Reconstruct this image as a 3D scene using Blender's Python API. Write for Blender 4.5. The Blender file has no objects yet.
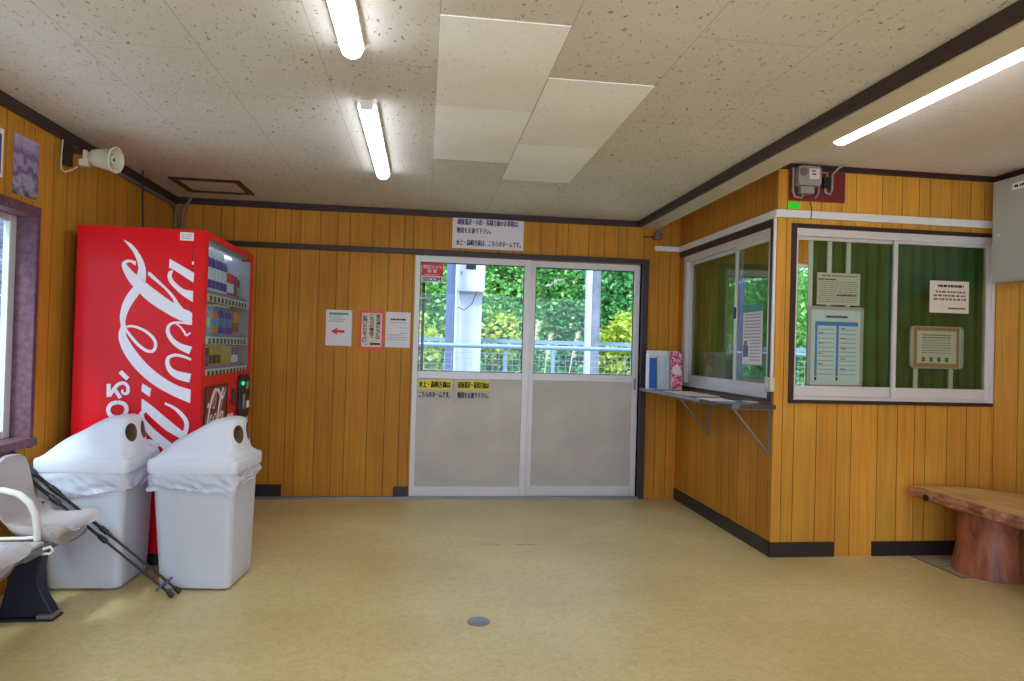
import bpy, bmesh, math, random
from mathutils import Vector, Matrix, noise as mnoise
random.seed(7)
S = bpy.context.scene
COL = S.collection
PI = math.pi
ORG = {}

# ------------------------------------------------------------------ colour + materials
def lin(c):
    out = []
    for v in c[:3]:
        v = v / 255.0
        out.append(v / 12.92 if v <= .04045 else ((v + .055) / 1.055) ** 2.4)
    return (out[0], out[1], out[2], 1.0)

def newmat(name):
    m = bpy.data.materials.new(name); m.use_nodes = True
    nt = m.node_tree
    return m, nt, nt.nodes['Principled BSDF']

def mat(name, rgb, rough=.5, metal=0.0, var=.06, scale=6.0, bump=0.0, bscale=80.0, spec=.5, coat=0.0, emit=0.0, alpha=None):
    """plain procedural surface: base colour broken up by soft noise, optional bump"""
    m, nt, b = newmat(name)
    c = lin(rgb)
    tc = nt.nodes.new('ShaderNodeTexCoord')
    nz = nt.nodes.new('ShaderNodeTexNoise'); nz.inputs['Scale'].default_value = scale; nz.inputs['Detail'].default_value = 4
    nt.links.new(tc.outputs['Object'], nz.inputs['Vector'])
    rp = nt.nodes.new('ShaderNodeValToRGB')
    rp.color_ramp.elements[0].position = .3; rp.color_ramp.elements[1].position = .7
    rp.color_ramp.elements[0].color = tuple(max(0, x * (1 - var)) for x in c[:3]) + (1,)
    rp.color_ramp.elements[1].color = tuple(min(1, x * (1 + var)) for x in c[:3]) + (1,)
    nt.links.new(nz.outputs['Fac'], rp.inputs['Fac'])
    nt.links.new(rp.outputs['Color'], b.inputs['Base Color'])
    b.inputs['Roughness'].default_value = rough
    b.inputs['Metallic'].default_value = metal
    b.inputs['Specular IOR Level'].default_value = spec
    b.inputs['Coat Weight'].default_value = coat
    if emit:
        nt.links.new(rp.outputs['Color'], b.inputs['Emission Color'])
        b.inputs['Emission Strength'].default_value = emit
    if bump:
        n2 = nt.nodes.new('ShaderNodeTexNoise'); n2.inputs['Scale'].default_value = bscale
        nt.links.new(tc.outputs['Object'], n2.inputs['Vector'])
        bp = nt.nodes.new('ShaderNodeBump'); bp.inputs['Strength'].default_value = bump; bp.inputs['Distance'].default_value = .004
        nt.links.new(n2.outputs['Fac'], bp.inputs['Height']); nt.links.new(bp.outputs['Normal'], b.inputs['Normal'])
    return m

def math_node(nt, op, a, b=None):
    n = nt.nodes.new('ShaderNodeMath'); n.operation = op
    for i, v in enumerate((a, b)):
        if v is None: continue
        if isinstance(v, (int, float)): n.inputs[i].default_value = v
        else: nt.links.new(v, n.inputs[i])
    return n.outputs[0]

def mixc(nt, fac, a, b, mode='MIX'):
    n = nt.nodes.new('ShaderNodeMix'); n.data_type = 'RGBA'; n.blend_type = mode
    if isinstance(fac, (int, float)): n.inputs[0].default_value = fac
    else: nt.links.new(fac, n.inputs[0])
    for i, v in ((6, a), (7, b)):
        if isinstance(v, tuple): n.inputs[i].default_value = v
        else: nt.links.new(v, n.inputs[i])
    return n.outputs[2]

def wood_panel(name, axis, off, rgb, dark=(120, 62, 12), light=None, gdark=(52, 28, 8)):
    """printed plywood panelling: random-width planks, dark grooves, fine vertical grain"""
    m, nt, b = newmat(name)
    tc = nt.nodes.new('ShaderNodeTexCoord')
    sx = nt.nodes.new('ShaderNodeSeparateXYZ'); nt.links.new(tc.outputs['Object'], sx.inputs[0])
    t = math_node(nt, 'FRACT', math_node(nt, 'DIVIDE', math_node(nt, 'ADD', sx.outputs[axis], off + 20.0), .91))
    edges = [0, .165, .319, .429, .626, .78, .912]
    gr = nt.nodes.new('ShaderNodeValToRGB'); gr.color_ramp.interpolation = 'CONSTANT'
    el = gr.color_ramp.elements
    el[0].position = 0; el[0].color = (1, 1, 1, 1); el[1].position = .0034; el[1].color = (0, 0, 0, 1)
    for e in edges[1:]:
        a = el.new(e); a.color = (1, 1, 1, 1)
        a = el.new(e + .0034); a.color = (0, 0, 0, 1)
    nt.links.new(t, gr.inputs['Fac'])
    tn = nt.nodes.new('ShaderNodeValToRGB'); tn.color_ramp.interpolation = 'CONSTANT'
    tv = [.97, .9, .95, 1.0, .92, .96, .89]
    el = tn.color_ramp.elements
    tint = lambda i, v: (v * (1.0 if i % 2 else .965), v * (.965 if i % 2 else 1.0), v * .97, 1)   # orange and olive planks alternate
    el[0].position = 0; el[0].color = tint(0, tv[0]); el[1].position = edges[1]; el[1].color = tint(1, tv[1])
    for i, (e, v) in enumerate(zip(edges[2:], tv[2:])):
        a = el.new(e); a.color = tint(i, v)
    nt.links.new(t, tn.inputs['Fac'])
    mp = nt.nodes.new('ShaderNodeMapping')
    sc = [55, 55, 1.6]; mp.inputs['Scale'].default_value = sc
    nt.links.new(tc.outputs['Object'], mp.inputs['Vector'])
    nz = nt.nodes.new('ShaderNodeTexNoise'); nz.inputs['Scale'].default_value = 1.0; nz.inputs['Detail'].default_value = 5; nz.inputs['Distortion'].default_value = .6
    nt.links.new(mp.outputs[0], nz.inputs['Vector'])
    rp = nt.nodes.new('ShaderNodeValToRGB'); rp.color_ramp.elements[0].position = .36; rp.color_ramp.elements[1].position = .6
    base = lin(rgb); dk = lin(dark)
    rp.color_ramp.elements[0].color = tuple(base[i] * .78 + dk[i] * .22 for i in range(3)) + (1,)
    rp.color_ramp.elements[1].color = base
    nt.links.new(nz.outputs['Fac'], rp.inputs['Fac'])
    c = mixc(nt, 1.0, rp.outputs['Color'], tn.outputs['Color'], 'MULTIPLY')
    bz = nt.nodes.new('ShaderNodeTexNoise'); bz.inputs['Scale'].default_value = 1.3; bz.inputs['Detail'].default_value = 3
    nt.links.new(tc.outputs['Object'], bz.inputs['Vector'])
    br = nt.nodes.new('ShaderNodeValToRGB'); br.color_ramp.elements[0].position = .35; br.color_ramp.elements[1].position = .65
    br.color_ramp.elements[0].color = (.82, .78, .74, 1); br.color_ramp.elements[1].color = (1, 1, 1, 1)
    nt.links.new(bz.outputs['Fac'], br.inputs['Fac'])
    c = mixc(nt, 1.0, c, br.outputs['Color'], 'MULTIPLY')
    c = mixc(nt, gr.outputs['Color'], c, lin(gdark))
    nt.links.new(c, b.inputs['Base Color'])
    b.inputs['Roughness'].default_value = .48; b.inputs['Specular IOR Level'].default_value = .18
    bp = nt.nodes.new('ShaderNodeBump'); bp.inputs['Strength'].default_value = .5; bp.inputs['Distance'].default_value = .003; bp.invert = True
    nt.links.new(gr.outputs['Color'], bp.inputs['Height']); nt.links.new(bp.outputs['Normal'], b.inputs['Normal'])
    return m

def ceiling_mat(name, rgb, holes=.5, ox=.022, oy=2.315, seam=.38):
    m, nt, b = newmat(name)
    tc = nt.nodes.new('ShaderNodeTexCoord')
    sx = nt.nodes.new('ShaderNodeSeparateXYZ'); nt.links.new(tc.outputs['Object'], sx.inputs[0])
    cb = nt.nodes.new('ShaderNodeCombineXYZ')
    nt.links.new(math_node(nt, 'ADD', sx.outputs[1], 9.1 - oy + .455), cb.inputs[0])
    nt.links.new(math_node(nt, 'ADD', sx.outputs[0], 9.12 - ox), cb.inputs[1])
    bk = nt.nodes.new('ShaderNodeTexBrick')
    bk.inputs['Scale'].default_value = 1; bk.inputs['Brick Width'].default_value = .91; bk.inputs['Row Height'].default_value = .456
    bk.inputs['Mortar Size'].default_value = .0022; bk.inputs['Mortar Smooth'].default_value = .3; bk.offset = .5
    nt.links.new(cb.outputs[0], bk.inputs['Vector'])
    mp = nt.nodes.new('ShaderNodeMapping'); mp.inputs['Scale'].default_value = (75, 38, 38); mp.inputs['Rotation'].default_value = (0, 0, .25)
    nt.links.new(tc.outputs['Object'], mp.inputs['Vector'])
    nz = nt.nodes.new('ShaderNodeTexNoise'); nz.inputs['Scale'].default_value = 1; nz.inputs['Detail'].default_value = 2.5; nz.inputs['Distortion'].default_value = .9
    nt.links.new(mp.outputs[0], nz.inputs['Vector'])
    rp = nt.nodes.new('ShaderNodeValToRGB'); rp.color_ramp.elements[0].position = .64; rp.color_ramp.elements[1].position = .675
    nt.links.new(nz.outputs['Fac'], rp.inputs['Fac'])
    bz = nt.nodes.new('ShaderNodeTexNoise'); bz.inputs['Scale'].default_value = .9; bz.inputs['Detail'].default_value = 4
    nt.links.new(tc.outputs['Object'], bz.inputs['Vector'])
    c0 = lin(rgb)
    br = nt.nodes.new('ShaderNodeValToRGB'); br.color_ramp.elements[0].position = .32; br.color_ramp.elements[1].position = .68
    br.color_ramp.elements[0].color = (c0[0] * .86, c0[1] * .83, c0[2] * .78, 1); br.color_ramp.elements[1].color = c0
    nt.links.new(bz.outputs['Fac'], br.inputs['Fac'])
    c = mixc(nt, math_node(nt, 'MULTIPLY', rp.outputs['Color'], holes), br.outputs['Color'], lin((86, 74, 64)))
    c = mixc(nt, math_node(nt, 'MULTIPLY', bk.outputs['Fac'], seam), c, lin((105, 95, 82)))
    nt.links.new(c, b.inputs['Base Color']); b.inputs['Roughness'].default_value = .9; b.inputs['Specular IOR Level'].default_value = .1
    return m

def floor_mat():
    m, nt, b = newmat('linoleum')
    tc = nt.nodes.new('ShaderNodeTexCoord')
    n1 = nt.nodes.new('ShaderNodeTexNoise'); n1.inputs['Scale'].default_value = 1.4; n1.inputs['Detail'].default_value = 6
    n2 = nt.nodes.new('ShaderNodeTexNoise'); n2.inputs['Scale'].default_value = 28; n2.inputs['Detail'].default_value = 6; n2.inputs['Distortion'].default_value = 1.2
    n3 = nt.nodes.new('ShaderNodeTexNoise'); n3.inputs['Scale'].default_value = 160; n3.inputs['Detail'].default_value = 2
    for n in (n1, n2, n3): nt.links.new(tc.outputs['Object'], n.inputs['Vector'])
    r1 = nt.nodes.new('ShaderNodeValToRGB'); r1.color_ramp.elements[0].position = .3; r1.color_ramp.elements[1].position = .72
    r1.color_ramp.elements[0].color = lin((210, 190, 126)); r1.color_ramp.elements[1].color = lin((230, 213, 152))
    nt.links.new(n1.outputs['Fac'], r1.inputs['Fac'])
    r2 = nt.nodes.new('ShaderNodeValToRGB'); r2.color_ramp.elements[0].position = .3; r2.color_ramp.elements[1].position = .6
    r2.color_ramp.elements[0].color = (.84, .8, .72, 1); r2.color_ramp.elements[1].color = (1, 1, 1, 1)
    nt.links.new(n2.outputs['Fac'], r2.inputs['Fac'])
    r3 = nt.nodes.new('ShaderNodeValToRGB'); r3.color_ramp.elements[0].position = .28; r3.color_ramp.elements[1].position = .42
    r3.color_ramp.elements[0].color = (.72, .68, .6, 1); r3.color_ramp.elements[1].color = (1, 1, 1, 1)
    nt.links.new(n3.outputs['Fac'], r3.inputs['Fac'])
    c = mixc(nt, .8, r1.outputs['Color'], r2.outputs['Color'], 'MULTIPLY')
    c = mixc(nt, .6, c, r3.outputs['Color'], 'MULTIPLY')
    nt.links.new(c, b.inputs['Base Color'])
    rr = nt.nodes.new('ShaderNodeValToRGB'); rr.color_ramp.elements[0].color = (.3, .3, .3, 1); rr.color_ramp.elements[1].color = (.5, .5, .5, 1)
    nt.links.new(n1.outputs['Fac'], rr.inputs['Fac']); nt.links.new(rr.outputs['Color'], b.inputs['Roughness'])
    b.inputs['Specular IOR Level'].default_value = .4
    return m

def glass_mat(name, tint=(240, 248, 246), boost=1.0):
    """thin pane: clear transmission plus Fresnel reflection"""
    m = bpy.data.materials.new(name); m.use_nodes = True; nt = m.node_tree
    nt.nodes.clear()
    out = nt.nodes.new('ShaderNodeOutputMaterial')
    tr = nt.nodes.new('ShaderNodeBsdfTransparent'); tr.inputs[0].default_value = lin(tint)
    gl = nt.nodes.new('ShaderNodeBsdfGlossy'); gl.inputs['Roughness'].default_value = .015
    lw = nt.nodes.new('ShaderNodeLayerWeight'); lw.inputs['Blend'].default_value = .5
    fr = math_node(nt, 'ADD', math_node(nt, 'MULTIPLY', math_node(nt, 'POWER', lw.outputs['Facing'], 5.0), .9), .04)
    mx = nt.nodes.new('ShaderNodeMixShader')
    f = math_node(nt, 'MULTIPLY', fr, boost)
    nt.links.new(f, mx.inputs[0]); nt.links.new(tr.outputs[0], mx.inputs[1]); nt.links.new(gl.outputs[0], mx.inputs[2])
    nt.links.new(mx.outputs[0], out.inputs[0])
    return m

def leaf_mat(name, a, b_, c_):
    m, nt, b = newmat(name)
    g = nt.nodes.new('ShaderNodeNewGeometry')
    rp = nt.nodes.new('ShaderNodeValToRGB')
    e = rp.color_ramp.elements; e[0].color = lin(a); e[1].color = lin(c_); k = e.new(.55); k.color = lin(b_)
    nt.links.new(g.outputs['Random Per Island'], rp.inputs['Fac'])
    nt.links.new(rp.outputs['Color'], b.inputs['Base Color']); b.inputs['Roughness'].default_value = .6
    b.inputs['Specular IOR Level'].default_value = .2
    tl = nt.nodes.new('ShaderNodeBsdfTranslucent'); nt.links.new(rp.outputs['Color'], tl.inputs[0])
    mx = nt.nodes.new('ShaderNodeMixShader'); mx.inputs[0].default_value = .35
    out = nt.nodes['Material Output']
    nt.links.new(b.outputs[0], mx.inputs[1]); nt.links.new(tl.outputs[0], mx.inputs[2]); nt.links.new(mx.outputs[0], out.inputs[0])
    return m

def emit_mat(name, rgb, s):
    m, nt, b = newmat(name)
    b.inputs['Base Color'].default_value = lin(rgb)
    b.inputs['Emission Color'].default_value = lin(rgb); b.inputs['Emission Strength'].default_value = s
    return m

# ------------------------------------------------------------------ mesh builder
class MB:
    def __init__(s): s.bm = bmesh.new(); s.mi = 0
    def _f(s, vs):
        try:
            f = s.bm.faces.new(vs); f.material_index = s.mi; return f
        except ValueError: return None
    def box(s, x0, x1, y0, y1, z0, z1):
        p = [(x0, y0, z0), (x1, y0, z0), (x1, y1, z0), (x0, y1, z0), (x0, y0, z1), (x1, y0, z1), (x1, y1, z1), (x0, y1, z1)]
        v = [s.bm.verts.new(q) for q in p]
        for f in ((3, 2, 1, 0), (4, 5, 6, 7), (0, 1, 5, 4), (1, 2, 6, 5), (2, 3, 7, 6), (3, 0, 4, 7)): s._f([v[i] for i in f])
        return s
    def tube(s, pts, r, n=10, cap=True, flat=1.0):
        pts = [Vector(p) for p in pts]
        rs = r if isinstance(r, (list, tuple)) else [r] * len(pts)
        rings = []; ref = None
        for i, p in enumerate(pts):
            t = (pts[min(i + 1, len(pts) - 1)] - pts[max(i - 1, 0)]).normalized()
            if ref is None:
                ref = Vector((0, 0, 1)) if abs(t.z) < .9 else Vector((1, 0, 0))
            u = (ref - t * ref.dot(t)).normalized(); w = t.cross(u); ref = u
            rings.append([s.bm.verts.new(p + (u * math.cos(2 * PI * k / n) + w * math.sin(2 * PI * k / n) * flat) * rs[i]) for k in range(n)])
        for a, b in zip(rings, rings[1:]):
            for k in range(n): s._f([a[k], a[(k + 1) % n], b[(k + 1) % n], b[k]])
        if cap: s._f(rings[0][::-1]); s._f(rings[-1])
        return s
    def loft(s, rings, cap0=True, cap1=True):
        R = [[s.bm.verts.new(p) for p in r] for r in rings]
        n = len(R[0])
        for a, b in zip(R, R[1:]):
            for k in range(n): s._f([a[k], a[(k + 1) % n], b[(k + 1) % n], b[k]])
        if cap0: s._f(R[0][::-1])
        if cap1: s._f(R[-1])
        return s
    def grid(s, P, wrap=False):
        V = [[s.bm.verts.new(p) for p in row] for row in P]
        for a, b in zip(V, V[1:]):
            for k in range(len(a) - (0 if wrap else 1)): s._f([a[k], a[(k + 1) % len(a)], b[(k + 1) % len(a)], b[k]])
        return s
    def lathe(s, prof, M=None, n=20):
        M = M or Matrix.Identity(4)
        R = []
        for r, z in prof:
            R.append([M @ Vector((r * math.cos(2 * PI * k / n), r * math.sin(2 * PI * k / n), z)) for k in range(n)])
        return s.loft(R)
    def prism(s, poly, fr, d0, d1):
        """poly in (u,v) of frame fr, extruded along its normal from d0 to d1"""
        a = [s.bm.verts.new(fr(u, v, d0)) for u, v in poly]; b = [s.bm.verts.new(fr(u, v, d1)) for u, v in poly]
        n = len(poly)
        s._f(a[::-1]); s._f(b)
        for k in range(n): s._f([a[k], a[(k + 1) % n], b[(k + 1) % n], b[k]])
        return s
    def poly(s, pts):
        s._f([s.bm.verts.new(p) for p in pts]); return s
    def mesh(s, verts, faces):
        V = [s.bm.verts.new(v) for v in verts]
        for f in faces: s._f([V[i] for i in f])
        return s

def frame(o, u, v):
    o, u, v = Vector(o), Vector(u), Vector(v); n = u.cross(v)
    return lambda a, b, d=0.0: o + u * a + v * b + n * d
def F_back(x, z, y=5.714): return frame((x, y, z), (1, 0, 0), (0, 0, 1))          # faces -y
def F_left(y, z, x=-1.988): return frame((x, y, z), (0, 1, 0), (0, 0, 1))         # faces +x
def F_right(y, z, x=2.191): return frame((x, y, z), (0, -1, 0), (0, 0, 1))        # faces -x

def rrect(w, h, r, n=5):
    P = []
    for cx, cy, a0 in ((w / 2 - r, h / 2 - r, 0), (-w / 2 + r, h / 2 - r, 90), (-w / 2 + r, -h / 2 + r, 180), (w / 2 - r, -h / 2 + r, 270)):
        for k in range(n + 1):
            a = math.radians(a0 + 90 * k / n); P.append((cx + r * math.cos(a), cy + r * math.sin(a)))
    return P
def rect(u0, u1, v0, v1): return [(u0, v0), (u1, v0), (u1, v1), (u0, v1)]

def tag(o, label, cat, group=None):
    o['label'] = label; o['category'] = cat
    if group: o['group'] = group
    return o
def obj(name, mb, mats, parent=None, smooth=False, bevel=0.0, origin=None, sub=0, segs=2):
    bm = mb.bm
    bmesh.ops.recalc_face_normals(bm, faces=bm.faces)
    if parent is not None: org = ORG[parent]
    elif origin is not None: org = Vector(origin)
    else:
        xs = [v.co for v in bm.verts]
        lo = [min(p[i] for p in xs) for i in range(3)]; hi = [max(p[i] for p in xs) for i in range(3)]
        org = Vector(((lo[0] + hi[0]) / 2, (lo[1] + hi[1]) / 2, lo[2]))
    bmesh.ops.translate(bm, verts=bm.verts, vec=-org)
    me = bpy.data.meshes.new(name); bm.to_mesh(me); bm.free()
    for m in (mats if isinstance(mats, (list, tuple)) else [mats]): me.materials.append(m)
    if smooth:
        for p in me.polygons: p.use_smooth = True
        me.set_sharp_from_angle(angle=math.radians(40))
    o = bpy.data.objects.new(name, me); COL.objects.link(o); ORG[o] = org
    if parent is not None: o.parent = parent
    else: o.location = org
    if bevel:
        b = o.modifiers.new('bevel', 'BEVEL'); b.width = bevel; b.segments = segs; b.limit_method = 'ANGLE'
        b.harden_normals = False
    if sub:
        b = o.modifiers.new('sub', 'SUBSURF'); b.levels = sub; b.render_levels = sub
    return o
def thing(name, label, cat, loc=(0, 0, 0), group=None):
    o = bpy.data.objects.new(name, None); COL.objects.link(o); o.location = loc; o.empty_display_size = .1
    ORG[o] = Vector(loc); return tag(o, label, cat, group)
def struct(name, mb, mats, origin=(0, 0, 0), parent=None, **k):
    o = obj(name, mb, mats, parent, origin=origin, **k)
    if parent is None: o['kind'] = 'structure'
    return o
def dup(root, loc, rotz=0.0, label=None, cat=None, group=None):
    r = root.copy(); COL.objects.link(r); r.location = loc; r.rotation_euler = (0, 0, rotz)
    if label: r['label'] = label
    if group: r['group'] = group
    for ch in list(root.children):
        c = ch.copy(); COL.objects.link(c); c.parent = r
        for g in list(ch.children):
            d = g.copy(); COL.objects.link(d); d.parent = c
    return r

_tc = {}
def glyphs(s, bold=0.0):
    """flat mesh data of a string, normalised to 0..1 in both directions"""
    key = (s, bold)
    if key in _tc: return _tc[key]
    cu = bpy.data.curves.new('t', 'FONT'); cu.body = s; cu.resolution_u = 4; cu.fill_mode = 'FRONT'
    o = bpy.data.objects.new('t', cu); COL.objects.link(o)
    dg = bpy.context.evaluated_depsgraph_get()
    me = bpy.data.meshes.new_from_object(o.evaluated_get(dg))
    vs = [v.co.copy() for v in me.vertices]; fs = [tuple(p.vertices) for p in me.polygons]
    bpy.data.objects.remove(o); bpy.data.curves.remove(cu); bpy.data.meshes.remove(me)
    if not vs: return [], []
    x0 = min(v.x for v in vs); x1 = max(v.x for v in vs); y0 = min(v.y for v in vs); y1 = max(v.y for v in vs)
    vs = [((v.x - x0) / max(1e-6, x1 - x0), (v.y - y0) / max(1e-6, y1 - y0)) for v in vs]
    _tc[key] = (vs, fs); return vs, fs
def write(mb, s, fr, u0, u1, v0, v1, d, bold=.012):
    vs, fs = glyphs(s)
    e = bold * (v1 - v0) * 1.6          # heavier strokes: the same outline laid down again, shifted by a hair
    for k, (du, dv) in enumerate(((-e, 0), (e, 0), (0, e))):
        mb.mesh([fr(u0 + a * (u1 - u0) + du, v0 + b * (v1 - v0) + dv, d + k * .00012) for a, b in vs], fs)
    return mb
def bars(mb, fr, u0, u1, v0, v1, d):
    return mb.poly([fr(u0, v0, d), fr(u1, v0, d), fr(u1, v1, d), fr(u0, v1, d)])
def dashes(mb, fr, u0, u1, v, h, d, rnd, word=.018, gap=.35):
    """an illegible row of print: irregular short strokes"""
    u = u0
    while u < u1:
        w = word * rnd.uniform(.4, 1.3)
        bars(mb, fr, u, min(u1, u + w), v, v + h, d); u += w * (1 + gap)
    return mb
def stroke(mb, pts, fr, d, steps=6):
    """variable-width brush stroke through (u, v, width) points"""
    P = []
    n = len(pts)
    for i in range(n - 1):
        p0, p1, p2, p3 = (pts[max(0, i - 1)], pts[i], pts[i + 1], pts[min(n - 1, i + 2)])
        for k in range(steps):
            t = k / steps
            P.append(tuple(.5 * (2 * p1[j] + (p2[j] - p0[j]) * t + (2 * p0[j] - 5 * p1[j] + 4 * p2[j] - p3[j]) * t * t + (3 * p1[j] - p0[j] - 3 * p2[j] + p3[j]) * t ** 3) for j in range(3)))
    P.append(pts[-1])
    A = []; B = []
    for i, p in enumerate(P):
        a = P[max(0, i - 1)]; b = P[min(len(P) - 1, i + 1)]
        dx, dy = b[0] - a[0], b[1] - a[1]; l = math.hypot(dx, dy) or 1
        nx, ny = -dy / l * p[2] / 2, dx / l * p[2] / 2
        A.append(mb.bm.verts.new(fr(p[0] + nx, p[1] + ny, d))); B.append(mb.bm.verts.new(fr(p[0] - nx, p[1] - ny, d)))
    for i in range(len(P) - 1): mb._f([A[i], A[i + 1], B[i + 1], B[i]])
    return mb
def smooth_poly(poly, steps=3):
    out = []; n = len(poly)
    for i in range(n):
        p0, p1, p2, p3 = poly[i - 1], poly[i], poly[(i + 1) % n], poly[(i + 2) % n]
        out.append(p1)
        def ang(a, b, c):
            v1 = (b[0] - a[0], b[1] - a[1]); v2 = (c[0] - b[0], c[1] - b[1])
            l = math.hypot(*v1) * math.hypot(*v2) or 1
            return (v1[0] * v2[0] + v1[1] * v2[1]) / l
        if ang(p0, p1, p2) < .35 or ang(p1, p2, p3) < .35: continue
        for k in range(1, steps):
            t = k / steps
            out.append(tuple(.5 * (2 * p1[j] + (p2[j] - p0[j]) * t + (2 * p0[j] - 5 * p1[j] + 4 * p2[j] - p3[j]) * t * t + (3 * p1[j] - p0[j] - 3 * p2[j] + p3[j]) * t ** 3) for j in range(2)))
    return out
LOGO_POLY = [[(0.2363, 1.809), (0.2774, 1.7885), (0.3125, 1.7497), (0.3437, 1.6971), (0.3608, 1.6393), (0.3619, 1.5773), (0.3385, 1.5961), (0.315, 1.6149), (0.3207, 1.6511), (0.3108, 1.6957), (0.2916, 1.7397), (0.2652, 1.7744)], [(0.3059, 1.69), (0.2803, 1.697), (0.2551, 1.695), (0.237, 1.6817), (0.2353, 1.6565), (0.249, 1.6212), (0.2758, 1.5756), (0.3196, 1.5253), (0.3806, 1.4691), (0.4588, 1.4178), (0.5284, 1.3795), (0.6128, 1.3443), (0.6125, 1.4113), (0.5609, 1.4367), (0.4998, 1.4734), (0.4212, 1.5292), (0.3516, 1.5823), (0.2995, 1.626), (0.2663, 1.6605), (0.2557, 1.6753), (0.2681, 1.683), (0.2851, 1.6802), (0.305, 1.6648)], [(0.3711, 1.6353), (0.384, 1.6322), (0.4541, 1.5665), (0.507, 1.5144), (0.543, 1.4614), (0.5697, 1.4298), (0.5192, 1.4533), (0.5079, 1.4855), (0.4547, 1.5485), (0.3726, 1.6155)], [(0.3034, 1.5561), (0.3382, 1.5233), (0.3044, 1.4708), (0.2766, 1.416), (0.2637, 1.3708), (0.2626, 1.326), (0.2803, 1.2997), (0.2467, 1.2986), (0.2338, 1.3609), (0.2349, 1.4057), (0.2474, 1.4598), (0.2735, 1.5146)], [(0.4837, 1.7123), (0.6166, 1.6382), (0.6131, 1.5836), (0.5508, 1.6246), (0.5027, 1.6534), (0.4906, 1.6583), (0.4819, 1.6616)], [(0.5027, 1.6516), (0.4825, 1.6417), (0.4757, 1.6125), (0.4879, 1.5787), (0.5234, 1.5403), (0.5674, 1.503), (0.6139, 1.4748), (0.6137, 1.5365), (0.5705, 1.5421), (0.5381, 1.5626), (0.508, 1.5921), (0.497, 1.6161), (0.5015, 1.6353)], [(0.6043, 1.7013), (0.6129, 1.7016), (0.6134, 1.6853), (0.6031, 1.6849)], [(0.2369, 1.3679), (0.2401, 1.3299), (0.2312, 1.2979), (0.2304, 1.2608), (0.2491, 1.2032), (0.2859, 1.1407), (0.348, 1.068), (0.4303, 1.0008), (0.5329, 0.9442), (0.6172, 0.9084), (0.6179, 0.9832), (0.5513, 1.0033), (0.469, 1.0495), (0.3865, 1.1167), (0.3242, 1.1894), (0.2876, 1.2445), (0.2674, 1.2831), (0.2706, 1.3097), (0.2647, 1.3359), (0.2587, 1.3686)], [(0.3618, 1.0132), (0.4088, 0.9844), (0.4021, 0.9397), (0.3591, 0.9707)], [(0.3624, 0.9284), (0.4034, 0.8994), (0.4653, 0.8473), (0.5379, 0.7866), (0.595, 0.7404), (0.5809, 0.705), (0.4985, 0.7521), (0.4158, 0.8253), (0.3745, 0.865), (0.3624, 0.8669)]]
LOGO_STROKE = [[(0.2722, 1.3203, 0.0128), (0.2849, 1.3292, 0.0128), (0.3249, 1.3241, 0.0138), (0.3757, 1.3002, 0.0148), (0.414, 1.263, 0.0167), (0.4262, 1.2272, 0.0167), (0.4122, 1.1949, 0.0167), (0.379, 1.1961, 0.0167), (0.335, 1.2268, 0.0167), (0.2967, 1.2702, 0.0158), (0.2707, 1.3044, 0.0138)], [(0.6034, 1.3499, 0.0089), (0.5605, 1.3571, 0.0118), (0.515, 1.3535, 0.0138), (0.4904, 1.3335, 0.0177), (0.4895, 1.2972, 0.0217), (0.5151, 1.2553, 0.0256), (0.5566, 1.2244, 0.0335), (0.6121, 1.2024, 0.0453)], [(0.609, 1.303, 0.0079), (0.5871, 1.2873, 0.0108), (0.5743, 1.3062, 0.0108), (0.5553, 1.3313, 0.0089), (0.5324, 1.3498, 0.0079)], [(0.6157, 1.1511, 0.0118), (0.5766, 1.1673, 0.0148), (0.5308, 1.1746, 0.0167), (0.4959, 1.1588, 0.0197), (0.4931, 1.1193, 0.0236), (0.5165, 1.0825, 0.0335), (0.5597, 1.06, 0.0453), (0.6149, 1.0484, 0.0493)], [(0.4857, 0.9051, 0.0118), (0.5349, 0.8803, 0.0158), (0.5766, 0.8426, 0.0217), (0.6023, 0.8003, 0.0236), (0.5997, 0.7533, 0.0256), (0.5803, 0.7253, 0.0296)], [(0.3864, 0.8673, 0.0177), (0.3651, 0.8437, 0.0256), (0.3724, 0.8035, 0.0335), (0.4183, 0.7458, 0.0434), (0.4804, 0.6881, 0.0512), (0.5426, 0.6354, 0.0591)], [(0.3801, 0.6871, 0.0296), (0.4201, 0.6875, 0.0296), (0.4512, 0.6559, 0.0296)], [(0.2462, 1.0763, 0.0236), (0.2872, 1.037, 0.0236)], [(0.1889, 1.0075, 0.0217), (0.1912, 0.9359, 0.0217)], [(0.195, 0.9401, 0.0177), (0.2308, 0.9978, 0.0197), (0.2651, 1.0133, 0.0177), (0.2886, 0.9926, 0.0177), (0.2867, 0.9588, 0.0177), (0.2638, 0.9583, 0.0138), (0.2612, 0.9773, 0.0118)], [(0.2133, 0.989, 0.0197), (0.2528, 0.9306, 0.0197)], [(0.2386, 0.9072, 0.0217), (0.2737, 0.8972, 0.0217), (0.2866, 0.8657, 0.0217), (0.2708, 0.8338, 0.0217), (0.2364, 0.8227, 0.0217), (0.2043, 0.8349, 0.0217), (0.1914, 0.8663, 0.0217), (0.2063, 0.8961, 0.0217), (0.2386, 0.9072, 0.0217)]]
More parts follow.
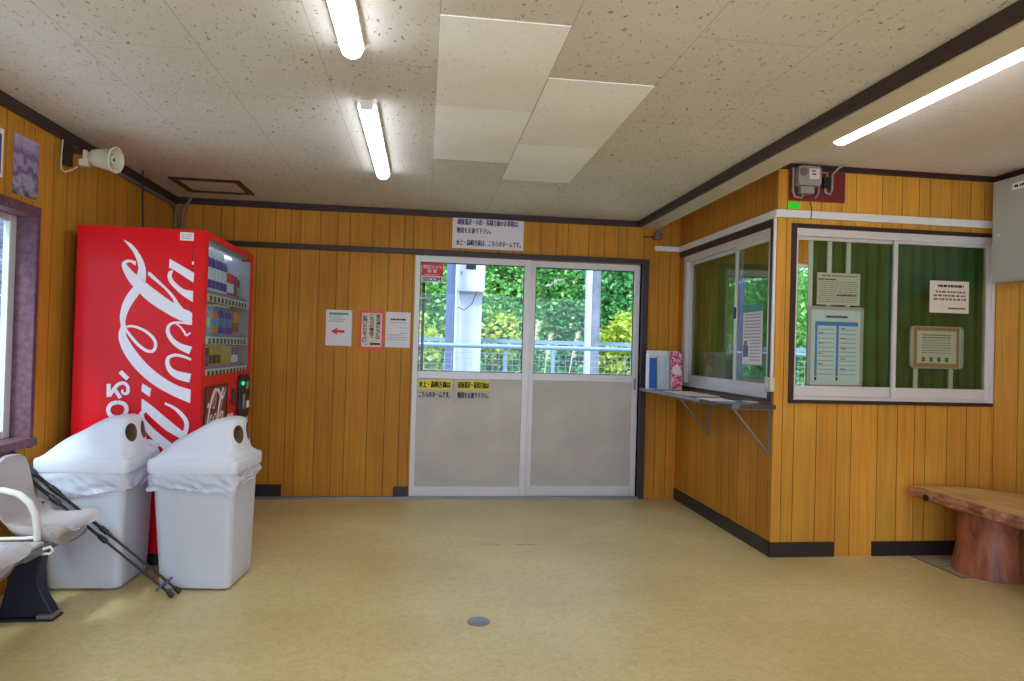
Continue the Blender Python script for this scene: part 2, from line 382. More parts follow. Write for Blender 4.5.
# ------------------------------------------------------------------ materials
D_, L_, R_, B_, R2_, H_, HR_ = 5.714, -1.988, 2.191, 4.058, 3.708, 2.389, 2.479
W_back = wood_panel('panel_back', 0, .13, (210, 148, 40))
W_left = wood_panel('panel_left', 1, .31, (206, 148, 44))
W_side = wood_panel('panel_booth_side', 1, .62, (212, 147, 40))
W_front = wood_panel('panel_booth_front', 0, .42, (228, 168, 60))
W_right = wood_panel('panel_right', 1, .2, (230, 174, 72))
M_floor = floor_mat()
M_ceil = ceiling_mat('acoustic_ceiling', (218, 212, 200), .7)
M_ceil2 = ceiling_mat('acoustic_ceiling_booth', (232, 226, 220), .25, 2.2, 2.1, .35)
M_tile = ceiling_mat('new_ceiling_tile', (254, 253, 250), .2, seam=0)
M_dark = mat('dark_brown_wood', (48, 29, 27), .45, var=.25, scale=20)
M_base = mat('dark_vinyl', (44, 36, 36), .45, var=.1)
M_plum = mat('worn_plum_paint', (98, 66, 78), .6, var=.35, scale=35, bump=.2)
M_alu = mat('aluminium', (196, 192, 194), .38, .35, var=.05)
M_aluw = mat('pale_aluminium', (214, 210, 208), .4, .15, var=.04)
M_grey = mat('grey_door_panel', (188, 182, 172), .5, .1, var=.12, scale=3)
M_glass = glass_mat('clear_glass', boost=.55)
M_glass2 = glass_mat('booth_glass', (240, 246, 240), 1.1)
M_glass3 = glass_mat('side_window_glass', (236, 244, 236), 2.6)
M_beige = mat('beam_cream_paint', (206, 196, 170), .6, var=.05)
M_white = mat('white_plastic', (228, 226, 224), .4, var=.03)
M_bin = mat('bin_plastic', (224, 226, 232), .38, var=.03, scale=4)
M_bin2 = mat('bin_body_plastic', (206, 208, 216), .4, var=.05, scale=3)
M_hole = mat('bin_hole_inside', (120, 90, 60), .8)
M_paper = mat('paper', (232, 228, 232), .8, var=.02)
M_paper2 = mat('cream_paper', (222, 212, 194), .8, var=.03)
M_ink = mat('black_ink', (22, 20, 24), .8)
M_navy = mat('navy_ink', (32, 36, 104), .8)
M_faint = mat('grey_ink', (140, 138, 150), .8)
M_yel = mat('yellow_marker', (236, 218, 40), .7)
M_red = mat('red_ink', (216, 52, 60), .6)
M_pink = mat('pink_border', (236, 70, 84), .6)
M_teal = mat('teal_ink', (94, 160, 150), .7)
M_vred = mat('vending_red', (214, 6, 18), .3, var=.05, scale=3, spec=.28)
M_vwhite = mat('logo_white', (240, 238, 246), .4, var=.01)
M_black = mat('black_plastic', (24, 24, 28), .4)
M_navyleg = mat('navy_steel', (34, 40, 62), .45, .2, var=.15)
M_seat = mat('greige_seat_plastic', (186, 176, 172), .42, var=.05, scale=4)
M_arm = mat('pale_armrest', (222, 218, 212), .4)
M_cream = mat('cream_speaker', (206, 200, 176), .5, var=.05)
M_gbox = mat('grey_green_enamel', (170, 172, 158), .45, var=.04, scale=3)
M_green = mat('curtain_green', (62, 96, 34), .8, var=.2, scale=5)
M_green2 = mat('curtain_olive', (130, 140, 44), .8, var=.2, scale=5)
M_maroon = mat('maroon_board', (112, 28, 30), .5, var=.1)
M_meter = mat('meter_grey', (150, 148, 140), .4, var=.05)
M_steel = mat('steel', (140, 138, 136), .4, .7)
M_conduit = mat('grey_conduit', (110, 108, 104), .5, .2)
M_tube = emit_mat('fluorescent_tube', (255, 253, 250), 7.5)
M_lampbody = mat('lamp_enamel', (236, 234, 230), .4)

def bark_mat(name, a, b, sc):
    m, nt, bs = newmat(name)
    tc = nt.nodes.new('ShaderNodeTexCoord')
    mp = nt.nodes.new('ShaderNodeMapping'); mp.inputs['Scale'].default_value = sc
    nt.links.new(tc.outputs['Object'], mp.inputs['Vector'])
    nz = nt.nodes.new('ShaderNodeTexNoise'); nz.inputs['Scale'].default_value = 6; nz.inputs['Detail'].default_value = 7; nz.inputs['Distortion'].default_value = 1.0
    nt.links.new(mp.outputs[0], nz.inputs['Vector'])
    rp = nt.nodes.new('ShaderNodeValToRGB'); rp.color_ramp.elements[0].position = .34; rp.color_ramp.elements[1].position = .66
    rp.color_ramp.elements[0].color = lin(a); rp.color_ramp.elements[1].color = lin(b)
    nt.links.new(nz.outputs['Fac'], rp.inputs['Fac']); nt.links.new(rp.outputs['Color'], bs.inputs['Base Color'])
    bs.inputs['Roughness'].default_value = .45
    bp = nt.nodes.new('ShaderNodeBump'); bp.inputs['Strength'].default_value = .5; bp.inputs['Distance'].default_value = .01
    nt.links.new(nz.outputs['Fac'], bp.inputs['Height']); nt.links.new(bp.outputs['Normal'], bs.inputs['Normal'])
    return m
M_slab = bark_mat('bench_top_wood', (188, 150, 90), (216, 186, 124), (1.5, .5, 1.5))
M_edge = bark_mat('bench_live_edge', (122, 72, 52), (196, 144, 108), (4, 2, 4))
M_stump = bark_mat('varnished_stump', (120, 64, 44), (184, 116, 80), (2.2, 2.2, .7))

# ------------------------------------------------------------------ the room
YR = -1.3
struct('floor', MB().box(L_ - .12, R2_ + .12, YR, D_ + .12, -.08, 0), M_floor)
struct('ceiling', MB().box(L_ - .12, 1.84, YR, D_ + .12, H_, H_ + .2), M_ceil)
struct('ceiling', MB().box(1.985, R2_ + .12, YR, D_ + .12, HR_, HR_ + .11), M_ceil2)
w = MB()   # back wall around the doorway and the booth's back window
w.box(L_ - .12, -.092, D_, D_ + .12, 0, 2.6).box(-.092, 1.852, D_, D_ + .12, 2.02, 2.6).box(1.852, 2.75, D_, D_ + .12, 0, 2.6)
w.box(2.75, 3.6, D_, D_ + .12, 0, .86).box(2.75, 3.6, D_, D_ + .12, 2.1, 2.6).box(3.6, R2_ + .12, D_, D_ + .12, 0, 2.6)
struct('wall_back', w, W_back)
w = MB()   # left wall with the window opening
w.box(L_ - .12, L_, YR, D_, 0, .73).box(L_ - .12, L_, YR, D_, 1.882, 2.6).box(L_ - .12, L_, 3.785, D_, .73, 1.882).box(L_ - .12, L_, YR, 1.9, .73, 1.882)
struct('wall_left', w, W_left)
struct('wall_right', MB().box(R2_, R2_ + .12, YR, D_, 0, 2.6), W_right)
w = MB()   # booth side wall (faces the hall) around its ticket window
w.box(R_, R_ + .06, B_, D_, 0, .985).box(R_, R_ + .06, B_, D_, 2.13, HR_).box(R_, R_ + .06, B_, 4.118, .985, 2.13).box(R_, R_ + .06, 5.58, D_, .985, 2.13)
struct('wall_booth_side', w, W_side)
w = MB()
w.box(R_ + .0004, R2_, B_ - .001, B_ + .06, 0, .98).box(R_ + .0004, R2_, B_ - .001, B_ + .06, 2.1, HR_).box(R_ + .0004, 2.295, B_ - .001, B_ + .06, .98, 2.1)
struct('wall_booth_front', w, W_front)
w = MB()   # wall behind the viewer with a wide open entrance
w.box(L_ - .12, -1.8, YR - .12, YR, 0, 2.6).box(3.4, R2_ + .12, YR - .12, YR, 0, 2.6).box(-1.8, 3.4, YR - .12, YR, 2.25, 2.6)
struct('wall_rear', w, W_back)
# beam between the hall and the booth side
struct('trim_1', MB().box(1.84, 1.99, YR, D_, 2.335, 2.6).box(1.865, 1.869, YR, D_, 2.3345, 2.336), M_beige)
struct('trim_2', MB().box(1.795, 1.84, YR, D_ - .02, 2.34, H_), M_dark, bevel=.006)
struct('trim_3', MB().box(L_, 1.84, D_ - .022, D_, 2.34, H_), M_dark)
struct('trim_4', MB().box(L_, L_ + .022, YR, D_ - .022, 2.33, H_), M_dark)
struct('trim_5', MB().box(2.05, R2_, B_ - .022, B_, 2.445, HR_), M_dark)
struct('trim_6', MB().box(R2_ - .022, R2_, YR, B_ - .022, 2.445, HR_), M_dark)
struct('trim_7', MB().box(-1.945, 1.905, D_ - .03, D_, 2.02, 2.062).box(1.852, 1.905, D_ - .03, D_ + .1, 0, 2.03), M_dark, bevel=.003)  # dark rail and door jamb
struct('trim_8', MB().box(-1.3, 1.86, D_ - .03, D_, 0, .02), M_steel)   # threshold strip
struct('baseboard_left', MB().box(-1.988, -1.11, D_ - .012, D_, .02, .115), M_base)
struct('baseboard_back', MB().box(-.22, -.095, D_ - .012, D_, .02, .1), M_base)
struct('baseboard_booth_side', MB().box(R_ - .012, R_, B_ - .012, 5.70, 0, .092), M_base)
struct('baseboard_booth_front', MB().box(R_ - .012, 2.615, B_ - .013, B_ - .001, 0, .092), M_base)
struct('baseboard_right', MB().box(2.878, R2_, B_ - .013, B_ - .001, 0, .092), M_base)

# ---- sliding entrance doors
def door(name, x0, x1, y0, gx0, gx1):
    t = bpy.data.objects.new(name, None); COL.objects.link(t); t.location = ((x0 + x1) / 2, y0, 0); ORG[t] = Vector(t.location); t['kind'] = 'structure'
    y1 = y0 + .03
    f = MB()
    f.box(x0, gx0, y0, y1, .005, 2.016).box(gx1, x1, y0, y1, .005, 2.016)
    f.box(gx0, gx1, y0, y1, 1.962, 2.016).box(gx0, gx1, y0, y1, .995, 1.055).box(gx0, gx1, y0, y1, .005, .1)
    obj('door_frame', f, M_aluw, t, bevel=.003)
    obj('kick_panel', MB().box(gx0, gx1, y0 + .012, y0 + .02, .1, .995), M_grey, t)
    obj('glass_pane', MB().box(gx0, gx1, y0 + .014, y0 + .018, 1.055, 1.962), M_glass, t)
    obj('gasket', MB().box(gx0, gx1, y0 + .008, y0 + .022, 1.955, 1.962).box(gx0, gx1, y0 + .008, y0 + .022, 1.055, 1.06).box(gx0, gx0 + .005, y0 + .008, y0 + .022, 1.06, 1.955).box(gx1 - .005, gx1, y0 + .008, y0 + .022, 1.06, 1.955), M_black, t)
    return t
dl = door('door_1', -.09, .884, 5.716, -.048, .826)
dr = door('door_2', .872, 1.85, 5.75, .93, 1.797)
obj('finger_pull', MB().box(1.812, 1.83, 5.744, 5.752, .93, 1.03), M_steel, dr)
h = MB().tube([(-.05, 5.712, 1.66), (.05, 5.706, 1.657)], .007, 8)
obj('door_latch', h, M_white, dl)
struct('trim_9', MB().box(-.028, -.004, 5.79, 5.83, 1.06, 1.87), M_dark)   # dark shutter edge behind the left glass

# ---- left wall window
def wroot(name, loc):
    t = bpy.data.objects.new(name, None); COL.objects.link(t); t.location = loc; ORG[t] = Vector(loc); t['kind'] = 'structure'; return t
t = wroot('window_1', (L_, 2.9, .73))
c = MB()
c.box(L_ - .13, L_ + .012, 3.765, 3.80, .69, 1.92).box(L_ - .13, L_ + .012, 1.9, 3.765, 1.867, 1.92).box(L_ - .13, L_ + .03, 1.9, 3.80, .7, .742).box(L_ - .13, L_ + .012, 1.87, 1.9, .69, 1.92)
obj('window_frame', c, M_plum, t, bevel=.003)
c = MB()
for a, b in ((3.71, 3.765), (2.83, 2.88), (1.9, 1.95)): c.box(L_ - .115, L_ - .085, a, b, .742, 1.867)
c.box(L_ - .113, L_ - .087, 1.901, 3.764, .7425, .78).box(L_ - .113, L_ - .087, 1.901, 3.764, 1.83, 1.8665)
obj('window_sash', c, M_aluw, t, bevel=.002)
obj('glass_pane', MB().box(L_ - .102, L_ - .098, 1.95, 2.83, .78, 1.83), M_glass, t)
obj('glass_pane', MB().box(L_ - .102, L_ - .098, 2.88, 3.71, .78, 1.83), M_glass, t)

# ---- booth side ticket window (faces -x)
t = wroot('window_2', (R_, 4.85, .98))
X0, X1 = R_ - .012, R_ + .06
c = MB().box(X0, X1, 4.085, 4.122, .965, 2.13).box(X0, X1, 4.122, 5.69, 2.085, 2.135).box(X0, X1, 4.122, 5.58, .965, .988)
obj('window_frame', c, M_dark, t, bevel=.002)
c = MB().box(X0 + .006, X1, 4.122, 5.6, 2.03, 2.085).box(X0 + .006, X1, 4.122, 5.6, .988, 1.02).box(X0 + .006, X1, 5.54, 5.6, 1.02, 2.03)
c.box(X0 + .006, X1, 4.122, 4.135, 1.02, 2.03)
obj('window_track', c, M_aluw, t, bevel=.002)
def sash(parent, axis, p0, p1, a0, a1, z0, z1, st=.035, bt=.06, tp=.03, gm=None):
    f = MB()
    def bx(u0, u1, q0, q1):
        (f.box(p0, p1, u0, u1, q0, q1) if axis == 1 else f.box(u0, u1, p0, p1, q0, q1))
    bx(a0, a0 + st, z0, z1); bx(a1 - st, a1, z0, z1); bx(a0 + st, a1 - st, z0, z0 + bt); bx(a0 + st, a1 - st, z1 - tp, z1)
    s = obj('sash', f, M_aluw, parent, bevel=.002)
    m = (p0 + p1) / 2; g = MB()
    (g.box(m - .002, m + .002, a0 + st, a1 - st, z0 + bt, z1 - tp) if axis == 1 else g.box(a0 + st, a1 - st, m - .002, m + .002, z0 + bt, z1 - tp))
    obj('glass_pane', g, gm or M_glass2, s)
    return s
sash(t, 1, R_ + .004, R_ + .022, 4.135, 4.648, 1.02, 2.035, gm=M_glass3)
sash(t, 1, R_ + .028, R_ + .046, 4.60, 5.54, 1.02, 2.035, gm=M_glass2)
obj('crescent_lock', MB().box(R_ - .006, R_ + .006, 4.615, 4.64, 1.52, 1.6), M_black, t, bevel=.003)

# ---- booth front window (faces the viewer)
t = wroot('window_3', (3.0, B_, .98))
Y0, Y1 = B_ - .014, B_ + .06
c = MB().box(2.285, 2.318, Y0, Y1, .972, 2.105).box(2.318, R2_, Y0, Y1, 2.078, 2.105).box(2.285, R2_, Y0 - .006, Y1, .968, .99)
obj('window_frame', c, M_dark, t, bevel=.002)
c = MB().box(2.318, R2_, Y0 + .005, Y1, 2.03, 2.078).box(2.318, R2_, Y0 + .005, Y1, .99, 1.012).box(2.318, 2.33, Y0 + .005, Y1, 1.012, 2.03).box(3.688, R2_, Y0 - .004, Y1, .99, 2.078)
obj('window_track', c, M_aluw, t, bevel=.002)
obj('window_sill', MB().box(2.3, 3.7, B_ + .06, B_ + .125, .97, 1.0), M_dark, t)
sash(t, 0, B_ + .026, B_ + .044, 2.32, 3.035, 1.012, 2.04, .022, .066, .03)
sash(t, 0, B_ + .002, B_ + .02, 3.0, 3.69, 1.012, 2.04, .026, .066, .03)

# ---- window in the booth's back wall
t = wroot('window_4', (3.17, D_, .86))
c = MB()
for a, b in ((2.75, 2.79), (3.15, 3.19), (3.56, 3.6)): c.box(a, b, D_ + .02, D_ + .06, .86, 2.1)
c.box(2.75, 3.6, D_ + .02, D_ + .06, .86, .9).box(2.75, 3.6, D_ + .02, D_ + .06, 2.06, 2.1)
obj('window_sash', c, M_aluw, t)
obj('glass_pane', MB().box(2.79, 3.56, D_ + .038, D_ + .042, .9, 2.06), M_glass, t)

# ------------------------------------------------------------------ ceiling things
for x0, y0, y1, lab in ((.022, 2.315, 3.19, 'large new white ceiling tile nearest the viewer, left column of the four'),
                        (.022, 3.194, 4.10, 'new white ceiling tile at far end of the left column'),
                        (.480, 2.774, 3.70, 'near new white ceiling tile in the right column, toward the beam'),
                        (.480, 3.704, 4.50, 'farthest new white ceiling tile, right column nearest the doors')):
    o = obj('ceiling_tile', MB().box(x0, x0 + .453, y0, y1, H_ - .004, H_), M_tile)
    tag(o, lab, 'ceiling tile', 'fresh white replacement ceiling tiles')

def lamp(x, y0, y1, z, label):
    t = thing('fluorescent_lamp', label, 'ceiling light', (x, (y0 + y1) / 2, z), 'fluorescent ceiling lamps')
    obj('lamp_body', MB().box(x - .047, x + .047, y0 + .01, y1 - .01, z - .022, z + .002), M_lampbody, t, bevel=.004)
    prof = [(math.cos(a) * .041, math.sin(a) * .038) for a in [PI + PI * k / 10 for k in range(11)]]
    R = []
    for y, s in ((y0, .6), (y0 + .006, .9), (y0 + .02, 1), (y1 - .02, 1), (y1 - .006, .9), (y1, .6)):
        R.append([(x + p * s, y, z - .022 + q * s) for p, q in prof])
    obj('diffuser', MB().loft(R), M_tube, t, smooth=True)
    if z not in (H_, HR_): obj('mounting_block', MB().box(x - .03, x + .03, y0 + .2, y1 - .2, z, HR_), M_lampbody, t)
    obj('end_cap', MB().box(x - .03, x + .03, y0 - .012, y0 + .01, z - .045, z), M_lampbody, t, bevel=.004)
    obj('end_cap', MB().box(x - .03, x + .03, y1 - .01, y1 + .012, z - .045, z), M_lampbody, t, bevel=.004)
    return t
lamp(-.298, 1.34, 2.615, H_, 'lit fluorescent tube light on the hall ceiling, nearer the viewer and cut by the frame')
lamp(-.294, 3.2, 4.49, H_, 'lit fluorescent tube light on the hall ceiling, nearer the sliding doors')
lamp(2.155, 2.02, 3.37, 2.445, 'lit fluorescent tube light beside the beam on the ticket booth side')
lamp(-.298, -.8, .47, H_, 'added fill tube light on the hall ceiling, unseen behind the viewer')  # unseen extra lamp, added as fill light for the hall
lamp(2.155, -.6, .75, 2.445, 'added fill tube light along the beam, unseen behind the viewer')  # second added lamp out of view, fills the booth side

t = thing('ceiling_hatch', 'dark wood framed access hatch in the ceiling above the drinks machine', 'hatch', (-1.555, 5.21, H_))
c = MB()
for a in ((-1.795, -1.318, 4.995, 5.04), (-1.795, -1.318, 5.385, 5.43), (-1.795, -1.75, 5.04, 5.385), (-1.363, -1.318, 5.04, 5.385)):
    c.box(a[0], a[1], a[2], a[3], H_ - .012, H_)
obj('hatch_frame', c, M_dark, t, bevel=.002)
obj('hatch_lid', MB().box(-1.75, -1.363, 5.04, 5.385, H_ - .004, H_), M_ceil, t)

# ------------------------------------------------------------------ vending machine
VX0, VXD, VX1, VY0, VY1, VT = -1.907, -1.305, -1.235, 4.028, 5.118, 1.88
vm = thing('vending_machine', 'tall red drinks vending machine with big white script lettering on its side', 'vending machine', (-1.57, 4.57, 0))
c = MB()
c.box(VX0, -1.40, VY0, VY1, .07, VT).box(-1.40, VXD, VY0, 4.075, .07, VT).box(-1.40, VXD, 5.07, VY1, .07, VT).box(-1.40, VXD, 4.075, 5.07, .07, 1.04).box(-1.40, VXD, 4.075, 5.07, 1.855, VT)
obj('cabinet', c, M_vred, vm)
c = MB()
fr = frame((VXD + .004, 0, 0), (0, 1, 0), (0, 0, 1))   # normal +x
dz0, dz1 = 1.055, 1.845
c.prism(rect(VY0, 4.085, .1, VT), fr, 0, .066).prism(rect(5.062, VY1, .1, VT), fr, 0, .066).prism(rect(4.085, 5.062, dz1, VT), fr, 0, .066).prism(rect(4.085, 5.062, .1, dz0), fr, 0, .066)
def corner(cy, cz, sy, sz, r=.04):
    P = [(cy, cz)]
    for k in range(7):
        a = PI / 2 * k / 6; P.append((cy + sy * (r - r * math.sin(a)), cz + sz * (r - r * math.cos(a))))
    return P
for cy, cz, sy, sz in ((4.085, dz0, 1, 1), (5.062, dz0, -1, 1), (4.085, dz1, 1, -1), (5.062, dz1, -1, -1)):
    c.prism(corner(cy, cz, sy, sz), fr, .0, .066)
vd = obj('front_door', c, M_vred, vm)
obj('door_seam', MB().box(VXD - .002, VXD + .006, VY0 + .002, 4.075, .1, VT - .002).box(VXD - .002, VXD + .006, 5.07, VY1 - .002, .1, VT - .002).box(VXD - .002, VXD + .006, 4.075, 5.07, 1.856, VT - .002).box(VXD - .002, VXD + .006, 4.075, 5.07, .1, 1.04), M_black, vm)
obj('kick_plate', MB().box(VX0 + .03, VX1 - .03, VY0 + .02, VY1 - .02, 0, .1), M_black, vm)
c = MB().box(-1.399, -1.394, 4.076, 5.069, 1.041, 1.854).box(-1.394, VXD, 5.062, 5.069, 1.041, 1.854).box(-1.394, VXD, 4.076, 4.083, 1.041, 1.854).box(-1.394, VXD, 4.083, 5.062, 1.847, 1.854)
c.box(VXD, VX1 - .007, 5.056, 5.0615, dz0 + .001, dz1 - .001).box(VXD, VX1 - .007, 4.0855, 4.089, dz0 + .001, dz1 - .001).box(VXD, VX1 - .007, 4.09, 5.055, dz1 - .004, dz1 - .0005)
obj('display_liner', c, mat('liner_grey', (168, 168, 178), .5), vm)
obj('display_glass', MB().box(VX1 - .006, VX1 - .003, 4.085, 5.062, dz0, dz1), M_glass, vm)
obj('display_light', MB().tube([(-1.375, 4.1, 1.84), (-1.375, 5.05, 1.84)], .006, 8), emit_mat('display_lamp', (235, 240, 255), 3.5), vm)
M_btn = mat('button_dark', (40, 34, 50), .4); M_tagc = mat('price_tag', (128, 128, 176), .5)
shelfz = (1.505, 1.255, 1.062)
for sz in shelfz:
    sh = obj('display_shelf', MB().box(-1.394, -1.262, 4.083, 5.062, sz, sz + .012).box(-1.252, -1.246, 4.086, 5.06, sz - .016, sz + .03), M_white, vm)
    obj('price_strip', MB().box(-1.251, -1.247, 4.09, 5.0, sz + .0305, sz + .05), M_tagc, sh)
    for k in range(11):
        y = 4.17 + k * .078
        obj('selection_button', MB().box(-1.246, -1.2435, y, y + .042, sz - .012, sz + .02), M_btn, sh, bevel=.002)
# lower front
fv = frame((VX1, 0, 0), (0, 1, 0), (0, 0, 1))
LOGO = LOGO_POLY
c = MB().prism(rect(4.10, 4.52, .66, .985), fv, 0, .004)
pp = obj('poster_panel', c, mat('poster_dark_red', (120, 16, 24), .3, var=.3, scale=12), vm)
c = MB()
fl = lambda u, v, d=0.0: fv(4.135 + (v - .93) * .42, .935 - (u - .3) * .60, d)
for q in LOGO[:7] + LOGO[7:9]: c.prism(smooth_poly(q), fl, .0045, .005)
for q in LOGO_STROKE[:5]: stroke(c, q, fl, .005)
obj('poster_lettering', c, M_vwhite, pp)
obj('poster_rim', MB().prism(rect(4.52, 4.535, .65, .995), fv, 0, .008).prism(rect(4.09, 4.10, .65, .995), fv, 0, .008).prism(rect(4.10, 4.52, .985, .995), fv, 0, .008), M_black, pp)
P = [(4.91 + a, .885 + b) for a, b in rrect(.27, .30, .07, 6)]
cp = obj('coin_panel', MB().prism(P, fv, 0, .02), M_black, vm, bevel=.004)
obj('indicator_light', MB().lathe([(.009, 0), (.009, .006)], Matrix.Translation((VX1 + .02, 4.845, .975)) @ Matrix.Rotation(PI / 2, 4, 'Y')), emit_mat('green_led', (40, 255, 110), 5), cp)
obj('coin_slot', MB().prism(rect(4.93, 4.985, .93, .985), fv, .02, .03), M_steel, cp, bevel=.003)
obj('card_reader', MB().prism(rect(4.95, 5.0, .80, .85), fv, .02, .028), M_paper, cp, bevel=.003)
obj('return_lever', MB().prism(rect(4.84, 4.875, .80, .9), fv, .02, .034), M_steel, cp, bevel=.004)
obj('banknote_slot', MB().prism(rect(4.655, 4.71, .845, .95), fv, 0, .014), mat('smoked_plastic', (60, 30, 30), .3), vm, bevel=.004)
obj('sticker', MB().prism(rect(4.55, 4.70, .72, .79), fv, 0, .002), M_paper2, vm)
obj('sticker', MB().prism(rect(4.97, 5.075, .69, .805), fv, 0, .002), M_paper, vm)
obj('delivery_flap', MB().prism(rect(4.25, 4.85, .25, .45), fv, 0, .015), M_black, vm, bevel=.004)
# big side lettering
fs = frame((VX0, VY0, 0), (1, 0, 0), (0, 0, 1))
c = MB()
for i, q in enumerate(LOGO): c.prism(smooth_poly(q), fs, .0004, .0012 + i * .0003)
for i, q in enumerate(LOGO_STROKE): stroke(c, q, fs, .0046 + i * .0003)
obj('side_lettering', c, M_vwhite, vm)
c = MB().prism(rect(.535, .608, 1.818, 1.864), fs, 0, .0015)
ss = obj('side_sticker', c, M_paper, vm)
rnd = random.Random(3); c = MB()
for k in range(3): dashes(c, fs, .543, .6, 1.828 + k * .011, .004, .002, rnd, .01)
obj('sticker_print', c, M_faint, ss)

# sample drinks standing in the machine's display (each one a thing)
bwhite = mat('bottle_white', (214, 214, 232), .3); bblue = mat('bottle_blue', (52, 54, 160), .35); canred = mat('can_red', (206, 28, 44), .3)
canpur = mat('can_purple', (110, 52, 130), .3); canbrn = mat('can_brown', (128, 62, 46), .3); byel = mat('bottle_lime', (176, 196, 60), .3)
bsky = mat('bottle_sky', (84, 150, 200), .3); bora = mat('bottle_orange', (206, 122, 50), .3); bgold = mat('can_gold', (190, 158, 74), .3, .3)
bvio = mat('can_violet', (90, 88, 160), .3); btan = mat('can_tan', (190, 150, 100), .3); bcap = mat('bottle_cap', (236, 236, 240), .4)
bdk = mat('can_dark', (70, 52, 44), .3); bslate = mat('bottle_slate', (92, 112, 172), .35)
def drink(kind, h, r, cols):
    """bottle or can profile; material 0 body, 1 label band, 2 cap"""
    c = MB(); n = 14
    if kind == 'bottle':
        seg = [(0, [(.0, 0), (r * .9, 0), (r, .01), (r, h * .18)]), (1, [(r, h * .18), (r * 1.02, h * .19), (r * 1.02, h * .34), (r, h * .35)]), (0, [(r, h * .35), (r * .97, h * .5), (r, h * .6)]),
               (1, [(r, h * .6), (r * .95, h * .7), (r * .72, h * .8)]), (0, [(r * .72, h * .8), (r * .45, h * .88), (r * .42, h * .92)]), (2, [(r * .46, h * .92), (r * .46, h), (0, h)])]
    else:
        seg = [(0, [(.0, 0), (r * .85, 0), (r, .008), (r, h * .3)]), (1, [(r, h * .3), (r * 1.01, h * .31), (r * 1.01, h * .62), (r, h * .63)]), (0, [(r, h * .63), (r, h * .92), (r * .86, h * .97)]), (2, [(r * .86, h * .97), (r * .86, h), (r * .8, h - .004), (0, h - .004)])]
    for mi, pr in seg:
        c.mi = mi
        R = [[(max(p, .0008) * math.cos(2 * PI * k / n), max(p, .0008) * math.sin(2 * PI * k / n), z) for k in range(n)] for p, z in pr]
        c.loft(R, False, False)
    c.mi = 0
    return c, cols
rows = [
 (shelfz[0] + .0125, [('bottle', .295, .036, (bwhite, bblue, bcap), 6, 'tall white and blue sample bottle on the machine display, top row'),
                      ('can', .185, .037, (canred, bwhite, bcap), 2, 'red sample can on the machine display, top row'),
                      ('can', .18, .036, (canpur, bblue, bcap), 1, 'purple sample can on the machine display, top row'),
                      ('can', .165, .035, (canbrn, btan, bcap), 1, 'brown sample can at the far end of the display top row')]),
 (shelfz[1] + .0125, [('bottle', .215, .036, (byel, bsky, bcap), 2, 'lime green sample bottle on the machine display, middle row'),
                      ('bottle', .215, .036, (bsky, bora, bcap), 2, 'sky blue and orange sample bottle, middle display row'),
                      ('bottle', .222, .036, (bslate, bblue, bcap), 4, 'dark blue sample bottle on the machine display, middle row'),
                      ('can', .185, .036, (bora, canbrn, byel), 2, 'orange sample can at the far end of the middle display row')]),
 (shelfz[2] + .0125, [('can', .15, .035, (bdk, bvio, bcap), 2, 'dark sample can with violet band, bottom display row'),
                      ('can', .16, .035, (bgold, bdk, bcap), 3, 'gold sample can with dark band, bottom display row'),
                      ('can', .155, .035, (btan, bgold, bcap), 3, 'tan sample can on the machine display, bottom row'),
                      ('can', .15, .035, (bvio, bwhite, bcap), 2, 'violet sample can at the far end of the bottom display row')]),
]
for z, items in rows:
    y = 4.135
    for kind, h, r, cols, n, lab in items:
        first = None
        for k in range(n):
            if first is None:
                c, cols = drink(kind, h, r, cols)
                o = obj('drink_bottle' if kind == 'bottle' else 'drink_can', c, cols, smooth=True, origin=(0, 0, 0)); first = o
            else:
                o = first.copy(); COL.objects.link(o)
            o.location = (-1.289, y, z); y += .0785
            tag(o, lab, 'bottle' if kind == 'bottle' else 'can', lab.split(' on the')[0].split(' at the')[0] + 's')

# cable from the ceiling to the machine, and conduits in the corner
tag(obj('power_cable', MB().tube([(-1.90, 4.84, H_), (-1.905, 4.86, 2.34), (-1.93, 4.93, 2.2), (-1.945, 5.0, 1.95), (-1.95, 5.0, .3)], .007, 8), M_black, smooth=True), 'thin black cable hanging from the ceiling down behind the drinks machine', 'cable')
tag(obj('wall_conduit', MB().tube([(L_ + .016, 4.1, 2.318), (L_ + .016, 5.55, 2.318), (L_ + .018, 5.64, 2.30), (L_ + .018, 5.665, 2.25), (L_ + .018, 5.665, .0)], .013, 8), M_conduit, smooth=True), 'grey conduit under the left ceiling trim turning down into the corner', 'conduit')
tag(obj('wall_conduit', MB().tube([(-1.86, D_ - .034, H_), (-1.885, D_ - .034, 2.345), (-1.91, D_ - .034, 2.31), (-1.925, D_ - .03, 2.25), (-1.925, D_ - .03, 0)], .012, 8), M_conduit, smooth=True), 'grey conduit running down the back wall beside the corner', 'conduit')
